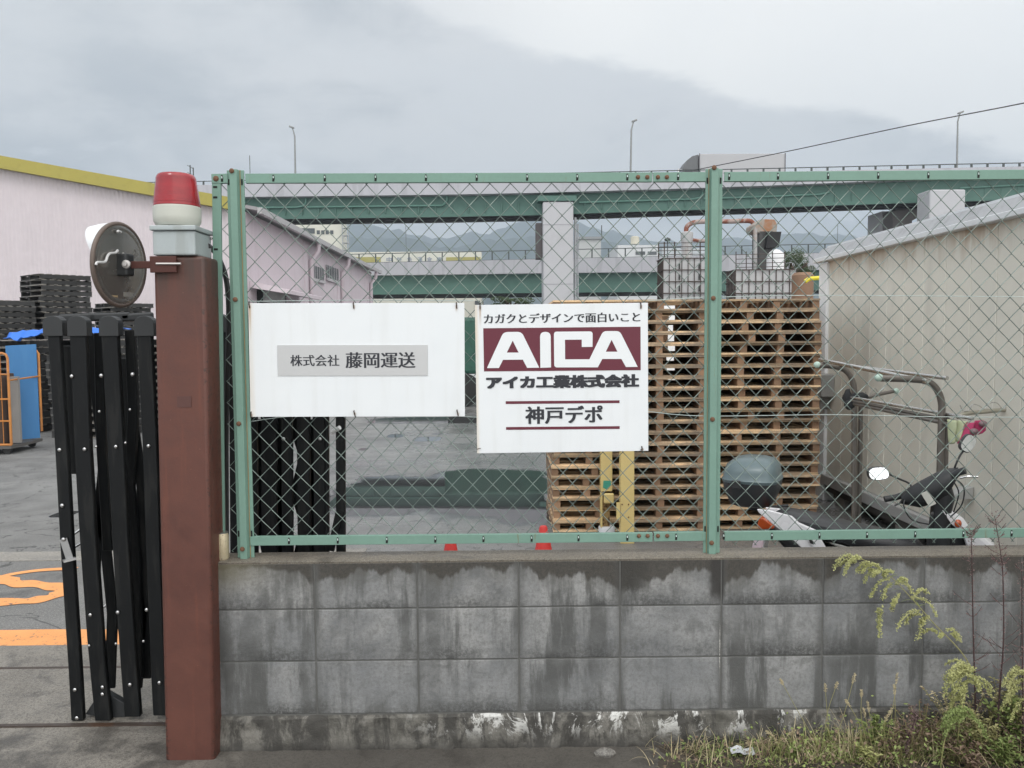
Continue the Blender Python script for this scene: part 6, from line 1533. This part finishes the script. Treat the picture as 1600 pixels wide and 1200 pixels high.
leafy('tall olive weed just inside the right picture edge', 1578, 3.08, .30, 18, 1, 52, .03, .6)
leafy('small dark leafy weed left of the dead twig', 1398, 3.02, .13, 14, 3, 53, .02, .9)
leafy('pale green leafy weed right of the litter scrap', 1240, 3.02, .07, 10, 0, 54, .02, .9)
leafy('low green weed at the bottom right corner', 1570, 2.95, .13, 14, 0, 48, .028, .9)
leafy('reddish brown low weed near the bottom right corner', 1520, 2.93, .10, 14, 3, 49, .03, .9)
# goldenrod-like plants: arching stems with drooping plumes
def plume(mb, p, d, L, seed):
    random.seed(seed); d = Vector(d).normalized(); q_ = Vector(p); pts = [q_.copy()]; n = 12
    for i in range(n):
        d = (d + Vector((0,0,-.19))).normalized(); q_ = q_ + d*L/n; pts.append(q_.copy())
    mb.tube(pts, .0011, 4)
    for i, q2 in enumerate(pts):
        for k in range(15):
            o_ = Vector((random.gauss(0,.0045), random.gauss(0,.0032), random.gauss(0,.003)+.0025)); s = random.uniform(.0018,.0038); u_ = Vector((random.gauss(0,1), random.gauss(0,1), random.gauss(0,1))).normalized(); v_ = u_.orthogonal().normalized()
            c = q2 + o_ + d*random.uniform(-.5,.5)*L/n; mb.add([c-u_*s, c+v_*s, c+u_*s, c-v_*s], [(0,1,2,3)])
def goldenrod(label, stem, plumes, Y, seed, leaves=14, mi=4):
    random.seed(seed); P = spline([px(x, y, Y) for x, y in stem], 5); b = P[0].copy()
    r = thing('goldenrod', label, 'plant', (b.x, Y, 0))
    mb = MB(); k = len(P); mb.tube(P, .002, 5, rs=[.0032*(1-.7*i/k) for i in range(k)]); mb.build('stem', GRN[1], r)
    mb = MB()
    for i in range(leaves): q_ = P[random.randrange(0, max(1, int(k*.75)))]; an = random.uniform(0,6.28); blade(mb, q_, (math.cos(an), math.sin(an)*.6, .6), random.uniform(.03,.07), .006, 1.2, 4)
    mb.build('leaf', GRN[0], r)
    mb = MB()
    for j, (x, y, dx, dz, L) in enumerate(plumes):
        plume(mb, px(x, y, Y), (dx, random.uniform(-.25,.25), dz), L, seed*50+j)
        rr_ = random.Random(seed*77+j)
        for q0 in range(1): plume(mb, px(x + rr_.uniform(-8, 8), y + rr_.uniform(-6, 10), Y + rr_.uniform(-.02,.02)), (dx + rr_.uniform(-.5,.5), rr_.uniform(-.4,.4), dz + rr_.uniform(-.2,.5)), L*rr_.uniform(.35,.8), seed*90+j*3+q0)
    mb.build('flower_plume', GRN[mi], r)
goldenrod('goldenrod arching left across the wall with pale yellow plumes', [(1560, 1185), (1545, 1110), (1510, 1030), (1460, 975), (1420, 930), (1385, 895), (1350, 875), (1325, 869)], 
          [(1330, 869, -1, .35, .085), (1345, 873, -1, .3, .10), (1356, 880, -1, .2, .06), (1360, 883, .9, .6, .05), (1374, 893, -.9, .3, .08), (1380, 900, .5, 1.2, .05), (1390, 905, -1, .1, .11), (1400, 912, .8, .5, .08), (1405, 930, -.5, -.4, .07), (1425, 935, .4, .2, .12), (1435, 955, -.4, .1, .12), (1450, 965, -.3, -.3, .10), (1465, 990, -.2, .3, .06), (1480, 985, .8, .3, .09), (1378, 950, -.1, -.6, .12)], 3.10, 3, 20)
goldenrod('goldenrod with a dense drooping yellow-green tuft low at the right', [(1495, 1190), (1500, 1120), (1512, 1060), (1516, 1040)],
          [(1514, 1042, -1, .5, .12), (1512, 1045, -1, .2, .13), (1514, 1050, -.8, 0, .12), (1516, 1048, -.5, .3, .11), (1516, 1045, -.2, .4, .10), (1514, 1055, -.9, .3, .14), (1516, 1060, .3, .2, .10), (1518, 1065, .8, .3, .10), (1512, 1068, -.6, .1, .10), (1510, 1075, -.3, -.2, .09), (1508, 1050, -1, .7, .09), (1505, 1085, -.9, .1, .08)], 3.02, 4, 12)
goldenrod('yellow goldenrod cut by the right picture edge', [(1640, 1190), (1625, 1110), (1600, 1060), (1590, 1045)],
          [(1590, 1048, -1, .3, .09), (1595, 1052, -.6, .2, .09), (1600, 1060, -1, 0, .12), (1604, 1075, -1, .1, .14), (1608, 1090, -1, .1, .12), (1598, 1050, .5, .5, .06)], 3.0, 6, 12)
goldenrod('short goldenrod clump leaning over the ground weeds at the lower right', [(1470, 1195), (1478, 1150), (1500, 1115), (1510, 1108)],
          [(1500, 1112, -1, .4, .10), (1505, 1110, -1, .2, .12), (1510, 1108, -.6, .3, .10), (1505, 1118, .9, .2, .12), (1498, 1120, -1, 0, .10)], 2.95, 8, 18, 0)
def dead(label, stem, Y, seed, nb=26):
    random.seed(seed); P = spline([px(x, y, Y) for x, y in stem], 6); k = len(P)
    r = thing('dead_weed', label, 'plant', (P[0].x, Y, 0), 'dried brown weed stalks')
    mb = MB(); mb.tube(P, .003, 6, rs=[.0042*(1-.75*i/k) for i in range(k)]); tw = MB(); lf = MB()
    for i in range(nb):
        t = random.uniform(.12, .99); q_ = P[int(t*(k-1))]; an = random.choice((-1,1)); L = random.uniform(.03,.13)*(1.1-t*.7)
        d = Vector((an, random.uniform(-.6,.6), random.uniform(.4,1.1))).normalized(); pts = [q_, q_+d*L*.5, q_+d*L+Vector((0,0,.01))]; tw.tube(pts, .0009, 4)
        for j in range(14):
            p = q_ + d*L*random.uniform(.2,1); s = random.uniform(.002,.0048); u_ = Vector((random.gauss(0,1), random.gauss(0,1), random.gauss(0,1))).normalized(); v_ = u_.orthogonal().normalized(); lf.add([p-u_*s, p+v_*s*.6, p+u_*s, p-v_*s*.6], [(0,1,2,3)])
    for i in range(520):
        q_ = P[random.randrange(k)] + Vector((random.gauss(0,.007), random.gauss(0,.007), random.gauss(0,.012))); s = random.uniform(.0015,.0045); u_ = Vector((random.gauss(0,1), random.gauss(0,1), random.gauss(0,1))).normalized(); v_ = u_.orthogonal().normalized(); lf.add([q_-u_*s, q_+v_*s*.6, q_+u_*s, q_-v_*s*.6], [(0,1,2,3)])
    DK = M('dead stem', (.055,.03,.03), .8); mb.build('stem', DK, r, smooth=True); tw.build('twig', DK, r); lf.build('dry_leaf', M('dried seed', (.16,.105,.10), .9, 0, .4, 40), r)
dead('tall dried brown weed stalk left of the other tall one', [(1525, 1195), (1524, 1100), (1521, 1000), (1519, 900), (1518, 850), (1517, 828)], 3.08, 21)
dead('tall dried brown weed stalk nearest the right picture edge', [(1555, 1195), (1562, 1080), (1568, 1000), (1567, 900), (1563, 860), (1554, 806)], 3.04, 22, 30)
dead('thin dried stalk at the very right edge', [(1600, 1195), (1598, 1080), (1597, 980), (1596, 880)], 3.0, 23, 14)
dead('short bare dark twig among the low weeds', [(1415, 1175), (1420, 1150), (1428, 1130), (1430, 1112)], 3.0, 24, 8)
# foxtail grasses with pale seed heads
def foxtail(label, stems, Y, seed):
    random.seed(seed); r = thing('foxtail_grass', label, 'plant', (px(stems[0][0], 1180, Y).x, Y, 0), 'foxtail grasses by the wall')
    st = MB(); hd = MB()
    for (xb, xt, yt) in stems:
        a = px(xb, 1185, Y); b = px(xt, yt, Y); m_ = (a+b)/2 + Vector((random.uniform(-.02,.02), 0, .03)); P = spline([a, m_, b], 5); st.tube(P, .0011, 4)
        d = (P[-1]-P[-2]).normalized(); L = random.uniform(.025,.042); hd = MB()
        for k in range(110):
            t = random.uniform(0,1); c = b + d*L*t + Vector((random.gauss(0,.003), random.gauss(0,.003), random.gauss(0,.003)))*math.sin(math.pi*(t*.8+.1)); u_ = (d + Vector((random.gauss(0,.7), random.gauss(0,.7), random.gauss(0,.7)))).normalized(); v_ = u_.orthogonal().normalized(); s = .006
            hd.add([c, c+v_*.0014, c+u_*s, c-v_*.0014], [(0,1,2,3)])
        hd.build('seed_head', GRN[2], r)
        for k in range(3): an = random.uniform(0,6.28); blade(st, P[random.randrange(4)], (math.cos(an)*.7, math.sin(an)*.4, 1), random.uniform(.05,.11), .004, 1.4)
    st.build('stem', GRN[1], r)
foxtail('foxtail grass tuft with a few heads at the left end of the weeds', [(1290, 1224, 1070), (1300, 1290, 1082), (1285, 1305, 1076), (1296, 1332, 1068)], 3.05, 31)
foxtail('foxtail grass tuft with pale fuzzy heads in the middle of the weeds', [(1360, 1346, 1090), (1372, 1358, 1112), (1385, 1382, 1128), (1380, 1400, 1068), (1392, 1398, 1085), (1390, 1388, 1118), (1366, 1352, 1120), (1350, 1328, 1104)], 3.0, 32)
def tuft(label, xb, Y, n, L0, L1, seed, mi=2):
    random.seed(seed); b = px(xb, 1190, Y); mb = MB()
    for k in range(n):
        an = random.uniform(0, 6.28); l = random.uniform(.3, 1.3); blade(mb, (b.x + random.gauss(0,.012), Y + random.gauss(0,.01), 0), (math.cos(an)*l, math.sin(an)*l*.5, 1), random.uniform(L0, L1), random.uniform(.0018,.0035), random.uniform(1.2, 2.8), 8)
    tag(mb.build('grass_tuft', GRN[mi]), label, 'plant')
tuft('straw-coloured arching grass tuft right of the litter scrap', 1190, 3.12, 46, .07, .20, 61)
tuft('sprawling straw grass tuft left of the litter scrap', 1085, 3.10, 50, .06, .16, 62)
tuft('pale dry grass tuft under the foxtail heads', 1330, 3.08, 60, .10, .24, 63)
tuft('pale dry grass tuft with long arching blades below the drooping goldenrod', 1500, 3.08, 70, .12, .34, 64)
tuft('green grass tuft between the foxtails and the brown weeds', 1400, 3.09, 60, .08, .22, 65, 0)
tuft('yellow-green grass tuft near the bottom right corner', 1560, 3.08, 70, .10, .26, 66, 4)
mb = MB(); c = pz(945, 1178, .01); mb.ball((c.x, c.y, .014), .035, 9, 6, (1.2, .6, .55))
for v_ in mb.v: v_ += Vector((.008*mnoise.noise(v_*40), .008*mnoise.noise(v_*41+Vector((3,1,0))), .006*mnoise.noise(v_*37)))
tag(mb.build('stone', concrete_mat('broken concrete', (.19,.18,.165), (.13,.125,.115), (.07,.065,.06))), 'small broken concrete lump on the ground at the wall foot', 'stone')
foxtail('foxtail grass sprouting near the litter scrap', [(1215, 1208, 1150), (1225, 1232, 1148), (1195, 1180, 1160), (1240, 1262, 1155)], 3.12, 33)

# ------------------------------------------------------------------ haze, as a closed box of thin air
m = bpy.data.materials.new('haze air'); m.use_nodes = True; t = m.node_tree; t.nodes.clear()
pv = t.nodes.new('ShaderNodeVolumePrincipled'); pv.inputs['Color'].default_value = (.74, .86, 1.0, 1); pv.inputs['Density'].default_value = .00038; pv.inputs['Anisotropy'].default_value = .1
ou = t.nodes.new('ShaderNodeOutputMaterial'); t.links.new(pv.outputs[0], ou.inputs['Volume'])
mb = MB(); mb.box((-3450, -60, -6), (3450, 4350, 640)); o = mb.build('haze', m); o['kind'] = 'stuff'
